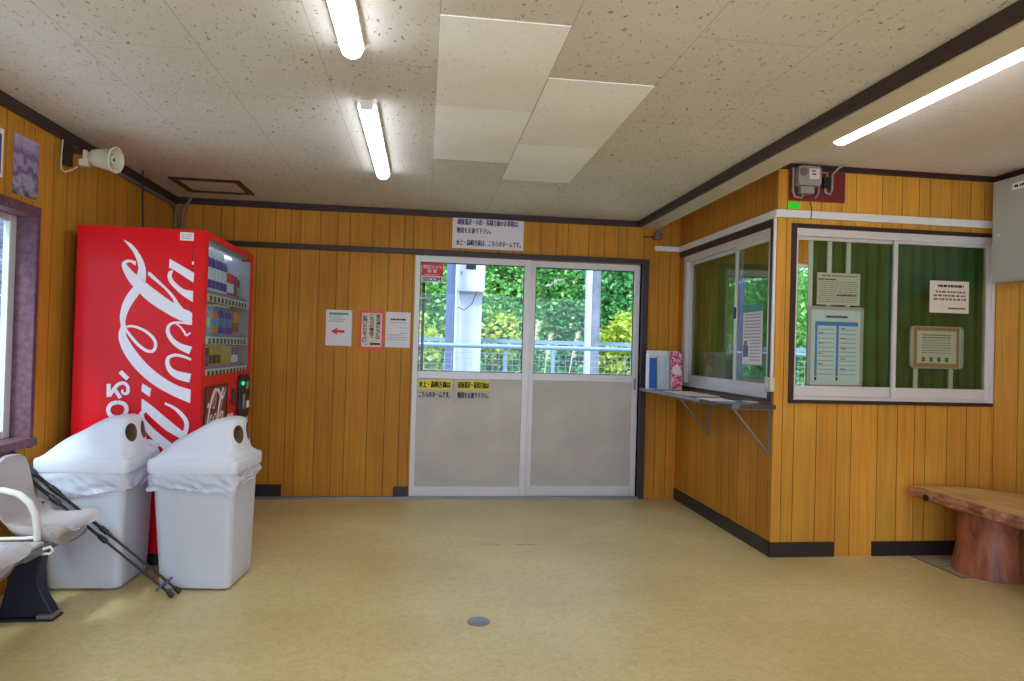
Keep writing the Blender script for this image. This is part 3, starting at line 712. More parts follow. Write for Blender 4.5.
# ------------------------------------------------------------------ rubbish bins
def rr_ring(w, d, z, r=.04, n=6, dz=None, push=None):
    P = rrect(w, d, r, n); out = []
    for i, (x, y) in enumerate(P):
        out.append(Vector((x, y, z)))
    return out
def make_bin(label, seed):
    t = thing('recycling_bin', label, 'bin', (0, 0, 0), 'white recycling bins')
    c = MB()
    R = [rr_ring(.345, .335, 0.012, .03), rr_ring(.356, .342, 0.02, .04), rr_ring(.362, .348, .06, .04), rr_ring(.408, .372, .55, .04), rr_ring(.414, .376, .61, .04), rr_ring(.398, .36, .61, .035), rr_ring(.37, .34, .3, .03)]
    for q in R:
        for v_ in q: v_.x += .016 * (1 - v_.z / .61)
    c.loft(R, True, True)
    for sx in (-1, 1):
        for sy in (-1, 1): c.box(sx * .12 - .02, sx * .12 + .02, sy * .12 - .02, sy * .12 + .02, 0, .014)
    obj('bin_body', c, M_bin2, t, smooth=True)
    # crumpled liner folded over the rim
    rnd = random.Random(seed); G = []
    base = rrect(.430, .392, .045, 10); n0 = len(base)
    pts = []
    for i in range(n0):
        a, b = base[i], base[(i + 1) % n0]
        m = max(1, int(math.hypot(b[0] - a[0], b[1] - a[1]) / .012))
        for k in range(m): pts.append((a[0] + (b[0] - a[0]) * k / m, a[1] + (b[1] - a[1]) * k / m))
    for j in range(15):
        f = j / 14; row = []
        for x, y in pts:
            ang = math.atan2(y, x)
            drop = .075 + .03 * mnoise.noise(Vector((x * 4 + seed * 3, y * 4, 1)))
            if seed == 1: drop += .022 + .03 * (0.5 - x / .42) + .015 * (y < 0)
            else: drop += .028 * (0.5 - x / .42) + (.05 * math.exp(-((x - .2) ** 2 + (y + .2) ** 2) / .0012))
            z = .60 - f * drop
            ns = mnoise.noise(Vector((x * 14, y * 14, z * 26 + seed * 7))) * .017 + mnoise.noise(Vector((x * 34 + z * 40, y * 34 + seed, z * 24))) * .009 + abs(mnoise.noise(Vector((x * 20 + z * 34, y * 20, z * 40 + seed)))) * .012
            l = math.hypot(x, y); k = 1 + (ns * (0.3 + f) + .004 * math.sin(f * PI) + .012 * max(0, -x / .21) * math.sin(f * PI)) / l
            row.append((x * k, y * k, z))
        G.append(row)
    o = obj('bin_liner', MB().grid(G, True), M_liner, t, smooth=True)
    # lid: skirt + domed top with a raised hood and two throw-in holes
    w, d = .222, .203
    c = MB()
    c.loft([rr_ring(.444, .404, .592, .03), rr_ring(.448, .408, .60, .03), rr_ring(.452, .412, .645, .032), rr_ring(.442, .402, .658, .03), rr_ring(.41, .37, .660, .03)], True, True)
    skirt = c
    us = [-1 + 2 * i / 40 for i in range(41)]; us = us[:-8] + [.62 + .38 * (i / 18) for i in range(19)]
    vs = [-1 + 2 * i / 44 for i in range(45)]
    prof = [(-1, 0), (-.86, .022), (-.68, .062), (-.45, .105), (-.2, .138), (0, .165), (.22, .192), (.45, .205), (.66, .207), (.78, .203), (.84, .192), (.875, .165), (.91, .12), (.94, .06), (.97, .02), (1, 0)]
    def P(u):
        for (a, b), (a2, b2) in zip(prof, prof[1:]):
            if a <= u <= a2:
                f = (u - a) / (a2 - a); return b + (b2 - b) * f
        return 0
    def height(u, v):
        du = max(0, 1 - abs(u) ** 2.3); dv = max(0, 1 - abs(v) ** 2.3)
        dome = .126 * du ** .75 * dv ** .75
        uu = min(1, u + .20 * v * v * (1 if u > .3 else 0))
        s = abs(v) / .76
        sec = max(0, 1 - s ** 5) ** .6 if s < 1 else 0
        hood = P(uu) * sec
        k = .012
        m = max(dome, hood)
        return m + k * math.exp(-abs(dome - hood) / k) * .35 * (1 if m > .004 else 0)
    V = [[(u * (w - .012), v * (d - .012), .655 + height(u, v)) for v in vs] for u in us]
    g = MB()
    n, m = len(us), len(vs)
    top = [[g.bm.verts.new(p) for p in row] for row in V]
    bot = [[g.bm.verts.new((p[0], p[1], .64)) for p in row] for row in V]
    for i in range(n - 1):
        for j in range(m - 1):
            g._f([top[i][j], top[i + 1][j], top[i + 1][j + 1], top[i][j + 1]]); g._f([bot[i][j], bot[i][j + 1], bot[i + 1][j + 1], bot[i + 1][j]])
    for i in range(n - 1):
        g._f([top[i][0], bot[i][0], bot[i + 1][0], top[i + 1][0]]); g._f([top[i][-1], top[i + 1][-1], bot[i + 1][-1], bot[i][-1]])
    for j in range(m - 1):
        g._f([top[0][j], top[0][j + 1], bot[0][j + 1], bot[0][j]]); g._f([top[-1][j], bot[-1][j], bot[-1][j + 1], top[-1][j + 1]])
    lid = obj('bin_lid', g, [M_bin, M_hole], t)
    cut = MB(); cut.mi = 1
    for sy in (-1, 1):
        Mx = Matrix.Translation((.155, sy * .062, .778)) @ Matrix.Rotation(sy * math.radians(12), 4, 'Z') @ Matrix.Rotation(PI / 2, 4, 'Y')
        cut.lathe([(.047, -.09), (.047, .1)], Mx, 28)
    co = obj('cut', cut, [M_bin, M_hole], None, origin=(0, 0, 0))
    bo = lid.modifiers.new('holes', 'BOOLEAN'); bo.operation = 'DIFFERENCE'; bo.object = co; bo.solver = 'EXACT'
    bpy.context.view_layer.update()
    dg = bpy.context.evaluated_depsgraph_get()
    me = bpy.data.meshes.new_from_object(lid.evaluated_get(dg))
    lid.modifiers.clear(); old = lid.data; lid.data = me; bpy.data.meshes.remove(old)
    for p in me.polygons: p.use_smooth = True
    me.set_sharp_from_angle(angle=math.radians(48))
    bpy.data.objects.remove(co)
    obj('lid_skirt', skirt, M_bin, t, smooth=True)
    return t
M_liner = mat('liner_film', (226, 228, 240), .22, var=.03)
_b = M_liner.node_tree.nodes['Principled BSDF']; _b.inputs['Transmission Weight'].default_value = .25; _b.inputs['Roughness'].default_value = .25
b1 = make_bin('white recycling bin on the left, behind the trekking poles, liner hanging low', 1)
b1.location = (-1.662, 3.82, 0); b1.rotation_euler = (0, 0, math.radians(-2))
b2 = make_bin('white recycling bin on the right, in front of the drinks machine corner', 2)
b2.location = (-1.118, 3.795, 0); b2.rotation_euler = (0, 0, math.radians(-5))

# ------------------------------------------------------------------ gang seating along the left wall
M_plate = mat('grey_side_plate', (176, 168, 170), .45)
gs = thing('gang_seat', 'row of greige plastic waiting seats on a navy leg along the left wall', 'bench seat', (-1.72, 2.95, 0))
def seat_shell(yc, wd):
    prof = [(-1.86, .71), (-1.868, .66), (-1.858, .58), (-1.838, .50), (-1.81, .44), (-1.77, .412), (-1.70, .402), (-1.62, .405), (-1.60, .412), (-1.57, .414), (-1.548, .404), (-1.541, .388)]
    fine = []
    for i in range(len(prof) - 1):
        p0, p1, p2, p3 = prof[max(0, i - 1)], prof[i], prof[i + 1], prof[min(len(prof) - 1, i + 2)]
        for k in range(4):
            t_ = k / 4
            fine.append(tuple(.5 * (2 * p1[j] + (p2[j] - p0[j]) * t_ + (2 * p0[j] - 5 * p1[j] + 4 * p2[j] - p3[j]) * t_ ** 2 + (3 * p1[j] - p0[j] - 3 * p2[j] + p3[j]) * t_ ** 3) for j in range(2)))
    fine.append(prof[-1])
    n = len(fine); m = 17; top = []; bot = []
    for i, (x, z) in enumerate(fine):
        s = i / (n - 1)
        a = min(1, s / .22); b = min(1, (1 - s) / .16)
        wv = wd / 2 * min(1, (1 - (1 - a) ** 2.4) ** .42 if a < 1 else 1) * min(1, (1 - (1 - b) ** 2.6) ** .4 if b < 1 else 1)
        wv = max(wv, wd * .2)
        ax, az = fine[max(0, i - 1)]; bx, bz = fine[min(n - 1, i + 1)]
        l = math.hypot(bx - ax, bz - az); nx, nz = (bz - az) / l, -(bx - ax) / l       # points back / down
        rt, rb = [], []
        for j in range(m):
            q = -1 + 2 * j / (m - 1)
            lift = .022 * abs(q) ** 2.5 * (1 if s > .3 else .6)
            th = .016 + (.075 * math.sin(PI * min(1, max(0, (s - .42) / .56))) ** .8 * (1 - .25 * abs(q) ** 3) if s > .42 else 0)
            e = .004 * (1 - abs(q) ** 8)
            rt.append((x - nx * lift, yc + q * wv, z - nz * lift))
            rb.append((x - nx * lift + nx * (th * (1 - abs(q) ** 10 * .55)), yc + q * wv * .985, z - nz * lift + nz * (th * (1 - abs(q) ** 10 * .55))))
        top.append(rt); bot.append(rb)
    c = MB()
    T = [[c.bm.verts.new(p) for p in r] for r in top]; Bm = [[c.bm.verts.new(p) for p in r] for r in bot]
    for i in range(n - 1):
        for j in range(m - 1):
            c._f([T[i][j], T[i + 1][j], T[i + 1][j + 1], T[i][j + 1]]); c._f([Bm[i][j], Bm[i][j + 1], Bm[i + 1][j + 1], Bm[i + 1][j]])
        c._f([T[i][0], Bm[i][0], Bm[i + 1][0], T[i + 1][0]]); c._f([T[i][-1], T[i + 1][-1], Bm[i + 1][-1], Bm[i][-1]])
    for j in range(m - 1):
        c._f([T[0][j], T[0][j + 1], Bm[0][j + 1], Bm[0][j]]); c._f([T[-1][j], Bm[-1][j], Bm[-1][j + 1], T[-1][j + 1]])
    return c
s1 = obj('seat_shell', seat_shell(3.39, .31), M_seat, gs, smooth=True)
obj('seat_bolt', MB().lathe([(.012, 0), (.012, .004), (0, .005)], Matrix.Translation((-1.865, 3.30, .565)) @ Matrix.Rotation(PI / 2, 4, 'Y')), M_steel, s1)
obj('seat_shell', seat_shell(2.76, .42), M_seat, gs, smooth=True)
obj('seat_shell', seat_shell(2.30, .42), M_seat, gs, smooth=True)
obj('support_beam', MB().box(-1.755, -1.695, 1.9, 3.46, .285, .335), M_navyleg, gs, bevel=.006)
def leg(y):
    f = frame((0, y, 0), (1, 0, 0), (0, 0, 1))
    L = [(-1.733, .33), (-1.745, .26), (-1.758, .20), (-1.785, .07), (-1.80, .012), (-1.565, .012), (-1.575, .04), (-1.615, .11), (-1.635, .17), (-1.632, .23), (-1.618, .29), (-1.61, .33)]
    L = [(a - .032, b) for a, b in L]; c = MB().prism(smooth_poly(L, 3), f, -.03, .03)
    o = obj('leg', c, M_navyleg, gs, bevel=.006)
    obj('foot_plate', MB().box(-1.832, -1.592, y - .045, y + .045, 0, .012), M_navyleg, o, bevel=.003)
    obj('foot_bracket', MB().box(-1.662, -1.594, y - .05, y + .035, .012, .03), mat('worn_foot', (128, 122, 116), .6, .4, var=.4, scale=60), o, bevel=.004)
leg(3.31); leg(2.05)
ap = obj('side_plate', MB().box(-1.90, -1.612, 2.98, 3.215, .352, .37), M_plate, gs, bevel=.006)
obj('bag_hook', MB().tube([(-1.64, 3.17, .345), (-1.60, 3.18, .345), (-1.575, 3.19, .352), (-1.565, 3.19, .335), (-1.578, 3.19, .322), (-1.615, 3.18, .325)], .006, 8), M_arm, gs, smooth=True)
obj('seat_bracket', MB().box(-1.74, -1.60, 3.05, 3.33, .325, .352).tube([(-1.62, 2.98, .338), (-1.62, 3.2, .338)], .012, 8), M_steel, gs, bevel=.003)
c = MB().tube([(-1.93, 3.225, .56), (-1.86, 3.225, .585), (-1.79, 3.225, .588), (-1.73, 3.225, .572), (-1.685, 3.225, .535), (-1.66, 3.225, .485), (-1.65, 3.225, .42), (-1.648, 3.225, .372)], .014, 10, True, 1.4)
c.tube([(-1.93, 3.225, .385), (-1.80, 3.225, .378), (-1.70, 3.225, .379), (-1.648, 3.225, .385)], .008, 8)
obj('armrest', c, M_arm, gs, smooth=True)

# ------------------------------------------------------------------ trekking poles leaning on the sill
M_tip = mat('pole_tip_grey', (120, 120, 126), .5); M_sh = mat('carbon_black', (36, 36, 42), .3, .3); M_bask = mat('basket_blue_grey', (82, 92, 130), .5)
M_grip = mat('navy_grip', (34, 40, 62), .6)
def pole(p0, p1, label, off):
    t = thing('trekking_pole', label, 'walking pole', p0, 'trekking poles')
    a, b = Vector(p0), Vector(p1); d = b - a; Ln = d.length
    at = lambda f: a + d * f
    obj('lower_shaft', MB().tube([at(.03), at(.42)], .006, 10), M_sh, t, smooth=True)
    obj('middle_shaft', MB().tube([at(.41), at(.70)], .0075, 10), M_sh, t, smooth=True)
    obj('upper_shaft', MB().tube([at(.69), at(.86)], .009, 10), M_sh, t, smooth=True)
    obj('clamp', MB().tube([at(.40 + off), at(.41 + off), at(.44 + off), at(.45 + off)], [.009, .0125, .0125, .009], 10), M_black, t, smooth=True)
    obj('clamp', MB().tube([at(.68 + off), at(.69 + off), at(.73 + off), at(.74 + off)], [.010, .0135, .0135, .010], 10), M_black, t, smooth=True)
    obj('grip', MB().tube([at(.85), at(.86), at(.9), at(.94), at(.97), at(.995), at(1.0)], [.012, .016, .015, .016, .017, .021, .016], 12), M_grip, t, smooth=True)
    obj('rubber_tip', MB().tube([at(0), at(.004), at(.03), at(.036)], [.009, .0125, .011, .008], 10), M_black, t, smooth=True)
    # snowflake basket
    u = d.normalized(); v = u.cross(Vector((0, 1, 0))).normalized(); w_ = u.cross(v)
    P = []
    for k in range(20):
        r = (.030 if k % 4 in (0, 1) else .019); an = 2 * PI * k / 20
        P.append((r * math.cos(an), r * math.sin(an)))
    f = lambda x, y, q=0.0: at(.075) + v * x + w_ * y + u * q
    obj('basket', MB().prism(P, f, -.004, .006), M_bask, t)
    c = MB().tube([at(.97), at(.97) + Vector((.02, 0, -.05)), at(.93) + Vector((.015, 0, -.05)), at(.92)], .004, 6)
    obj('wrist_strap', c, M_black, t, smooth=True)
    return t
pole((-1.180, 3.530, .008), (-1.972, 3.561, .663), 'black trekking pole leaning behind the seat, the nearer one with the lower tip', 0)
pole((-1.165, 3.585, .008), (-1.972, 3.591, .690), 'black trekking pole leaning behind the seat, the farther one beside the bins', .03)

# ------------------------------------------------------------------ left wall: horn speaker, pictures
hs = thing('horn_speaker', 'cream horn loudspeaker on a bracket high on the left wall', 'speaker', (L_, 4.03, 2.2))
ax = Vector((.985, -.17, -.10)).normalized()
o0 = Vector((-1.811, 3.965, 2.238)); Z = ax; X = Vector((0, 0, 1)).cross(Z).normalized(); Y = Z.cross(X)
Mh = Matrix((( X.x, Y.x, Z.x, o0.x), (X.y, Y.y, Z.y, o0.y), (X.z, Y.z, Z.z, o0.z), (0, 0, 0, 1))) @ Matrix.Scale(.72, 4)
obj('horn', MB().lathe([(.0, 0), (.055, 0), (.062, .006), (.066, .03), (.078, .10), (.09, .165), (.098, .172), (.098, .18), (.090, .182), (.083, .172), (.066, .10), (.05, .04), (.02, .03), (0, .03)], Mh, 32), M_cream, hs, smooth=True)
obj('center_cone', MB().lathe([(0, .04), (.03, .04), (.034, .15), (.032, .158), (.014, .16), (.013, .14), (0, .14)], Mh, 24), M_cream, hs, smooth=True)
obj('throat_hole', MB().lathe([(.0, .1615), (.013, .1615), (.013, .158), (0, .158)], Mh, 16), M_black, hs)
obj('driver', MB().lathe([(0, -.06), (.03, -.06), (.036, -.054), (.036, -.01), (.05, 0), (0, 0)], Mh, 24), M_cream, hs, smooth=True)
obj('swivel_clamp', MB().box(-1.88, -1.83, 3.95, 3.99, 2.19, 2.225).box(-1.86, -1.84, 3.95, 3.985, 2.215, 2.275), M_cream, hs, bevel=.004)
obj('wall_bracket', MB().box(L_ - .003, L_ + .03, 3.99, 4.06, 2.2, 2.335).box(L_ + .02, -1.84, 3.975, 4.005, 2.262, 2.29), M_dark, hs, bevel=.003)
obj('speaker_wire', MB().tube([(-1.90, 3.99, 2.19), (-1.92, 3.97, 2.165), (-1.95, 3.96, 2.15), (-1.975, 3.97, 2.17), (-1.98, 3.98, 2.25), (-1.975, 3.98, 2.33)], .004, 6), M_cream, hs, smooth=True)

def land_mat():
    m, nt, b = newmat('mountain_print')
    tc = nt.nodes.new('ShaderNodeTexCoord'); sx = nt.nodes.new('ShaderNodeSeparateXYZ'); nt.links.new(tc.outputs['Object'], sx.inputs[0])
    nz = nt.nodes.new('ShaderNodeTexNoise'); nz.inputs['Scale'].default_value = 14; nz.inputs['Detail'].default_value = 6
    nt.links.new(tc.outputs['Object'], nz.inputs['Vector'])
    v = math_node(nt, 'ADD', math_node(nt, 'MULTIPLY', sx.outputs[2], 3.1), math_node(nt, 'MULTIPLY', math_node(nt, 'SUBTRACT', nz.outputs['Fac'], .5), .9))
    rp = nt.nodes.new('ShaderNodeValToRGB'); e = rp.color_ramp.elements
    e[0].position = 0; e[0].color = lin((70, 56, 92)); e[1].position = 1; e[1].color = lin((186, 176, 206))
    for p, c_ in ((.18, (168, 160, 178)), (.34, (82, 66, 116)), (.48, (160, 148, 180)), (.62, (96, 78, 138)), (.8, (150, 138, 178))):
        k = e.new(p); k.color = lin(c_)
    nt.links.new(v, rp.inputs['Fac']); nt.links.new(rp.outputs['Color'], b.inputs['Base Color']); b.inputs['Roughness'].default_value = .45
    return m
fl_ = F_left(0, 0, L_)
o = obj('wall_poster', MB().prism([(3.563, 1.948), (3.778, 1.955), (3.774, 2.246), (3.563, 2.24)], fl_, .001, .003), land_mat())
tag(o, 'violet mountain landscape poster on the left wall above the window', 'poster')
t = thing('wall_poster', 'white edged poster cut off at the left frame edge, above the window', 'poster', (L_, 3.35, 2.0))
obj('poster_border', MB().prism(rect(3.22, 3.478, 2.0, 2.225), fl_, .001, .004), M_paper, t)
obj('poster_print', MB().prism(rect(3.235, 3.462, 2.015, 2.20), fl_, .004, .005), mat('navy_print', (70, 66, 120), .5, var=.5, scale=20), t)

# ------------------------------------------------------------------ notices on the back wall and doors
fb = F_back(0, 0, D_)
o_d = .002
t = thing('direction_sign', 'wide white sign with navy Japanese lettering above the sliding doors', 'sign', (.508, D_, 2.08))
obj('sign_board', MB().prism(rect(.208, .808, 2.088, 2.356), fb, .001, .008), M_paper, t, bevel=.001)
c = MB()
write(c, '越後湯沢・小出・長岡方面のお客様は、', fb, .248, .765, 2.285, 2.335, .0085, .02)
write(c, '階段をお渡り下さい。', fb, .246, .53, 2.215, 2.262, .0085, .02)
write(c, '水上・高崎方面は、こちらのホームです。', fb, .242, .785, 2.112, 2.162, .0085, .02)
obj('lettering', c, M_navy, t)

def paper(name, label, cat, fr, r, m=None, th=.0025, group=None, base=None, rot=0.0):
    u0, u1, v0, v1 = r
    p = fr((u0 + u1) / 2, v0, 0)
    t = thing(name, label, cat, p, group)
    obj('sheet', MB().prism(rect(u0, u1, v0, v1), fr, .0008, th), m or M_paper, t)
    return t
# 1: red arrow
rnd = random.Random(5)
t = paper('wall_notice', 'white paper notice with a red arrow, leftmost on the back wall', 'notice', fb, (-.798, -.591, 1.246, 1.538))
c = MB(); bars(c, fb, -.775, -.62, 1.498, 1.516, .0029); obj('heading_band', c, M_teal, t)
c = MB()
for k, (a, b) in enumerate(((-.772, -.67), (-.765, -.64), (-.775, -.655))): dashes(c, fb, a, b, 1.476 - k * .017, .006, .0029, rnd, .014)
obj('small_print', c, M_faint, t)
ar = [(-.757, 1.363), (-.70, 1.395), (-.708, 1.374), (-.648, 1.374), (-.648, 1.352), (-.708, 1.352), (-.70, 1.331)]
obj('red_arrow', MB().prism(ar, fb, .0025, .0032), M_red, t)
# 2: pink border, vertical writing
t = paper('wall_notice', 'pink bordered notice with vertical black writing, between two white papers', 'notice', fb, (-.530, -.333, 1.224, 1.541), M_pink)
obj('inner_sheet', MB().prism(rect(-.512, -.348, 1.243, 1.522), fb, .0025, .003), M_paper2, t)
c = MB()
for s, u, v0, v1 in (('駅の遅れなどは', -.378, 1.51, 1.305), ('こちらの電話で', -.430, 1.51, 1.315), ('お問い合わせ下さい', -.486, 1.50, 1.275)):
    n = len(s); dv = (v0 - v1) / n
    for i, ch in enumerate(s): write(c, ch, fb, u - .017, u + .017, v0 - (i + 1) * dv + .003, v0 - i * dv, .0034, .03)
write(c, '。', fb, -.478, -.468, 1.258, 1.27, .0034, .03)
obj('lettering', c, M_ink, t)
obj('dark_arrow', MB().prism([(-.446, 1.268), (-.425, 1.283), (-.425, 1.276), (-.358, 1.276), (-.358, 1.260), (-.425, 1.260), (-.425, 1.253)], fb, .003, .0036), mat('dark_green_ink', (44, 56, 46), .7), t)
# 3: plain laminated notice
t = paper('wall_notice', 'laminated white notice with small print, right beside the door frame', 'notice', fb, (-.319, -.117, 1.244, 1.536))
c = MB(); dashes(c, fb, -.278, -.155, 1.468, .014, .003, rnd, .02, .2); obj('heading', c, M_ink, t)
c = MB()
for v, a, b in ((1.446, -.285, -.15), (1.405, -.2, -.135), (1.36, -.2, -.14), (1.345, -.305, -.18), (1.325, -.3, -.14), (1.305, -.3, -.14)): dashes(c, fb, a, b, v, .005, .003, rnd, .016)
obj('small_print', c, M_faint, t)
# door notes
fd = F_back(0, 0, 5.728)
def doornote(label, x0, x1, s1, s2):
    t = paper('door_notice', label, 'notice', fd, (x0, x1, .786, .992), mat('soft_paper', (196, 190, 184), .8))
    obj('highlight_band', MB().prism(rect(x0 + .006, x1 - .012, .905, .982), fd, .0025, .003), M_yel, t)
    c = MB(); write(c, s1, fd, x0 + .012, x1 - .016, .918, .972, .0034, .03); write(c, s2, fd, x0 + .012, x1 - .016, .835, .885, .0034, .022)
    obj('lettering', c, M_ink, t)
doornote('white door notice with yellow heading, on the left under the glass', -.044, .243, '水上・高崎方面は', 'こちらのホームです。')
doornote('white door notice with yellow heading, on the right beside its twin', .279, .566, '越後湯沢・長岡方面は', '階段をお渡り下さい。')
# security sticker on the glass
fg = F_back(0, 0, 5.730)
t = thing('security_sticker', 'red and white security company sticker at top corner of the left door glass', 'sticker', (.05, 5.73, 1.79))
obj('red_panel', MB().prism(rect(-.038, .142, 1.848, 1.957), fg, .0, .001), mat('sticker_red', (206, 22, 36), .45), t)
c = MB(); write(c, '防犯カメラ', fg, -.022, .128, 1.908, 1.938, .0015, .015); write(c, '設 置', fg, .012, .088, 1.876, 1.902, .0015, .02)
dashes(c, fg, -.01, .11, 1.857, .005, .0015, rnd, .01)
obj('lettering', c, M_paper, t)
obj('white_panel', MB().prism(rect(-.038, .136, 1.795, 1.848), fg, .0, .001), M_paper, t)
obj('brand_lettering', write(MB(), 'SECOM', fg, -.026, .124, 1.804, 1.838, .0015, .03), M_navy, t)

# corner sensor
t = thing('door_sensor', 'small dark sensor with a stub wire near the beam on the back wall', 'sensor', (1.975, D_, 2.22))
obj('sensor_body', MB().lathe([(0, 0), (.03, 0), (.034, .01), (.034, .05), (.024, .066), (0, .07)], Matrix.Translation((1.975, D_ - .03, 2.235))), M_conduit, t, smooth=True)
obj('sensor_arm', MB().box(1.96, 1.99, D_ - .02, D_, 2.25, 2.32), M_conduit, t, bevel=.003)
obj('sensor_wire', MB().tube([(1.96, D_ - .01, 2.262), (1.85, D_ - .01, 2.256)], .005, 6), M_dark, t)

# ------------------------------------------------------------------ booth outside: trunking, meter board, labels
c = MB()
c.box(1.96, R_, D_ - .022, D_, 2.142, 2.184).box(R_ - .022, R_, B_ - .022, D_, 2.136, 2.184).box(R_, 3.70, B_ - .022, B_ - .001, 2.138, 2.186)
tag(obj('cable_trunking', c, M_white, bevel=.002), 'long cream cable trunking running around the ticket booth above its windows', 'trunking')
t = thing('call_switch', 'cream call switch box with a vertical conduit at the booth corner', 'switch', (R_, 4.085, 1.03))
obj('switch_box', MB().box(R_ - .03, R_, 4.045, 4.125, 1.035, 1.125), M_cream, t, bevel=.006)
obj('conduit', MB().box(R_ - .016, R_, 4.064, 4.082, 1.125, 2.14), M_white, t, bevel=.003)
obj('button', MB().box(R_ - .034, R_ - .03, 4.07, 4.10, 1.065, 1.095), M_white, t, bevel=.002)
t = thing('meter_board', 'maroon board carrying an electricity meter and breaker above the booth corner', 'electricity meter', (2.446, B_, 2.25))
ff = F_back(0, 0, B_ - .001)
obj('backing_board', MB().prism(rect(2.26, 2.634, 2.25, 2.458), ff, 0, .015), M_maroon, t)
P = [(2.362 + a, 2.395 + b) for a, b in rrect(.155, .125, .025, 5)]
me_ = obj('meter_case', MB().prism(P, ff, .015, .075), M_meter, t, bevel=.008)
obj('meter_window', MB().prism(rect(2.352, 2.42, 2.372, 2.438), ff, .075, .08), M_paper2, me_, bevel=.002)
c = MB(); bars(c, ff, 2.366, 2.392, 2.418, 2.426, .0805); bars(c, ff, 2.366, 2.396, 2.398, 2.406, .0805); obj('meter_digits', c, M_ink, me_)
obj('meter_dial', MB().prism([(2.315 + .026 * math.cos(2 * PI * k / 16), 2.415 + .026 * math.sin(2 * PI * k / 16)) for k in range(16)], ff, .075, .08), M_conduit, me_)
obj('terminal_cover', MB().prism(rect(2.31, 2.40, 2.286, 2.332), ff, .015, .06), M_meter, t, bevel=.004)
obj('breaker', MB().prism(rect(2.47, 2.515, 2.33, 2.40), ff, .015, .05), mat('dark_green_bakelite', (22, 40, 36), .35), t, bevel=.004)
obj('wire', MB().tube([(2.272, B_ - .03, 2.45), (2.272, B_ - .03, 2.30), (2.285, B_ - .03, 2.268), (2.33, B_ - .03, 2.262), (2.345, B_ - .03, 2.29)], .007, 8), M_meter, t, smooth=True)
obj('wire', MB().tube([(2.42, B_ - .03, 2.262), (2.445, B_ - .03, 2.30), (2.445, B_ - .03, 2.40), (2.46, B_ - .03, 2.43), (2.5, B_ - .03, 2.43), (2.5, B_ - .03, 2.39)], .005, 8), M_meter, t, smooth=True)
obj('wire', MB().tube([(2.49, B_ - .03, 2.335), (2.492, B_ - .03, 2.305), (2.52, B_ - .03, 2.295), (2.535, B_ - .03, 2.32), (2.535, B_ - .03, 2.42), (2.57, B_ - .04, 2.462), (2.6, B_ - .06, 2.478)], .007, 8), M_meter, t, smooth=True)
obj('wire', MB().tube([(2.40, B_ - .012, 2.25), (2.405, B_ - .026, 2.19), (2.40, B_ - .026, 2.13)], .003, 6), M_dark, t, smooth=True)
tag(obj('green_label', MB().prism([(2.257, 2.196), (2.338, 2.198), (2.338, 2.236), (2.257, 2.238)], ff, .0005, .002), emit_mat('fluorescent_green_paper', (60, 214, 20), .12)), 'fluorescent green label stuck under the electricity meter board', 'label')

# grey box on the right wall
t = thing('distribution_box', 'pale grey metal distribution box high on the right wall', 'electrical box', (3.65, 3.6, 1.768))
obj('box_body', MB().box(3.60, R2_ + .003, 3.2, 3.955, 1.768, 2.415), M_gbox, t, bevel=.004)
fx = F_right(0, 0, 3.60)
obj('box_door', MB().prism(rect(-3.945, -3.21, 1.778, 2.405), fx, 0, .008), M_gbox, t, bevel=.003)
obj('door_knob', MB().lathe([(.014, 0), (.014, .012), (.009, .016), (0, .016)], Matrix.Translation((3.592, 3.89, 2.065)) @ Matrix.Rotation(-PI / 2, 4, 'Y')), M_alu, t, smooth=True)
nl = obj('box_label', MB().prism(rect(-3.80, -3.58, 2.33, 2.372), fx, .008, .010), M_paper, t)
c = MB(); dashes(c, fx, -3.785, -3.6, 2.343, .016, .0105, rnd, .025); obj('label_print', c, M_ink, nl)

# ------------------------------------------------------------------ ticket counter shelf
sh = thing('ticket_counter', 'narrow dark counter shelf under the booth side window on steel brackets', 'counter', (2.03, 4.85, .63))
P = [(R_ - .001, 4.02), (R_ - .001, 5.70), (1.862, 5.70), (1.862, 4.12), (1.875, 4.065), (1.905, 4.03), (1.95, 4.02)]
fz = frame((0, 0, 0), (1, 0, 0), (0, 1, 0))
obj('counter_top', MB().prism(P, fz, .928, .956), mat('dark_laminate', (66, 64, 64), .22, var=.1), sh, bevel=.003)
obj('edge_strip', MB().tube([(1.862, 5.69, .942), (1.862, 4.42, .942)], .0155, 8), mat('grey_edge', (120, 118, 116), .4), sh)
for y in (5.015, 4.102):
    b = MB().box(R_ - .01, R_ - .001, y - .012, y + .012, .635, .928).box(1.93, R_ - .01, y - .012, y + .012, .918, .928)
    b.tube([(R_ - .006, y, .645), (1.95, y, .918)], .008, 6)
    obj('bracket', b, M_steel, sh)

fh = frame((0, 5.52, 0), (1, 0, 0), (0, 0, 1))
t = thing('brochure_holder', 'white cardboard leaflet holder at the far end of the ticket counter', 'leaflet holder', (1.99, 5.54, .957))
obj('back_panel', MB().prism(rect(1.855, 2.135, .957, 1.278), fh, -.03, -.026), M_paper, t)
obj('tray_base', MB().box(1.855, 2.135, 5.46, 5.55, .957, .962), M_paper, t)
obj('side_flap', MB().box(1.853, 1.857, 5.47, 5.55, .957, 1.25), M_paper, t)
def leaflet(x0, x1, z1, y, lean, m, label):
    f = frame((0, y, .963), (1, 0, 0), (0, lean, 1))
    return tag(obj('leaflet', MB().prism(rect(x0, x1, 0, z1 - .963), f, 0, .006), m), label, 'leaflet')
leaflet(1.868, 1.925, 1.215, 5.49, .06, mat('leaflet_blue', (40, 92, 190), .35), 'blue leaflet in the left end of the leaflet holder')
leaflet(1.93, 2.035, 1.235, 5.48, .06, mat('leaflet_pale', (196, 210, 212), .35, var=.06, scale=30), 'pale grey green leaflet in the middle of the leaflet holder')
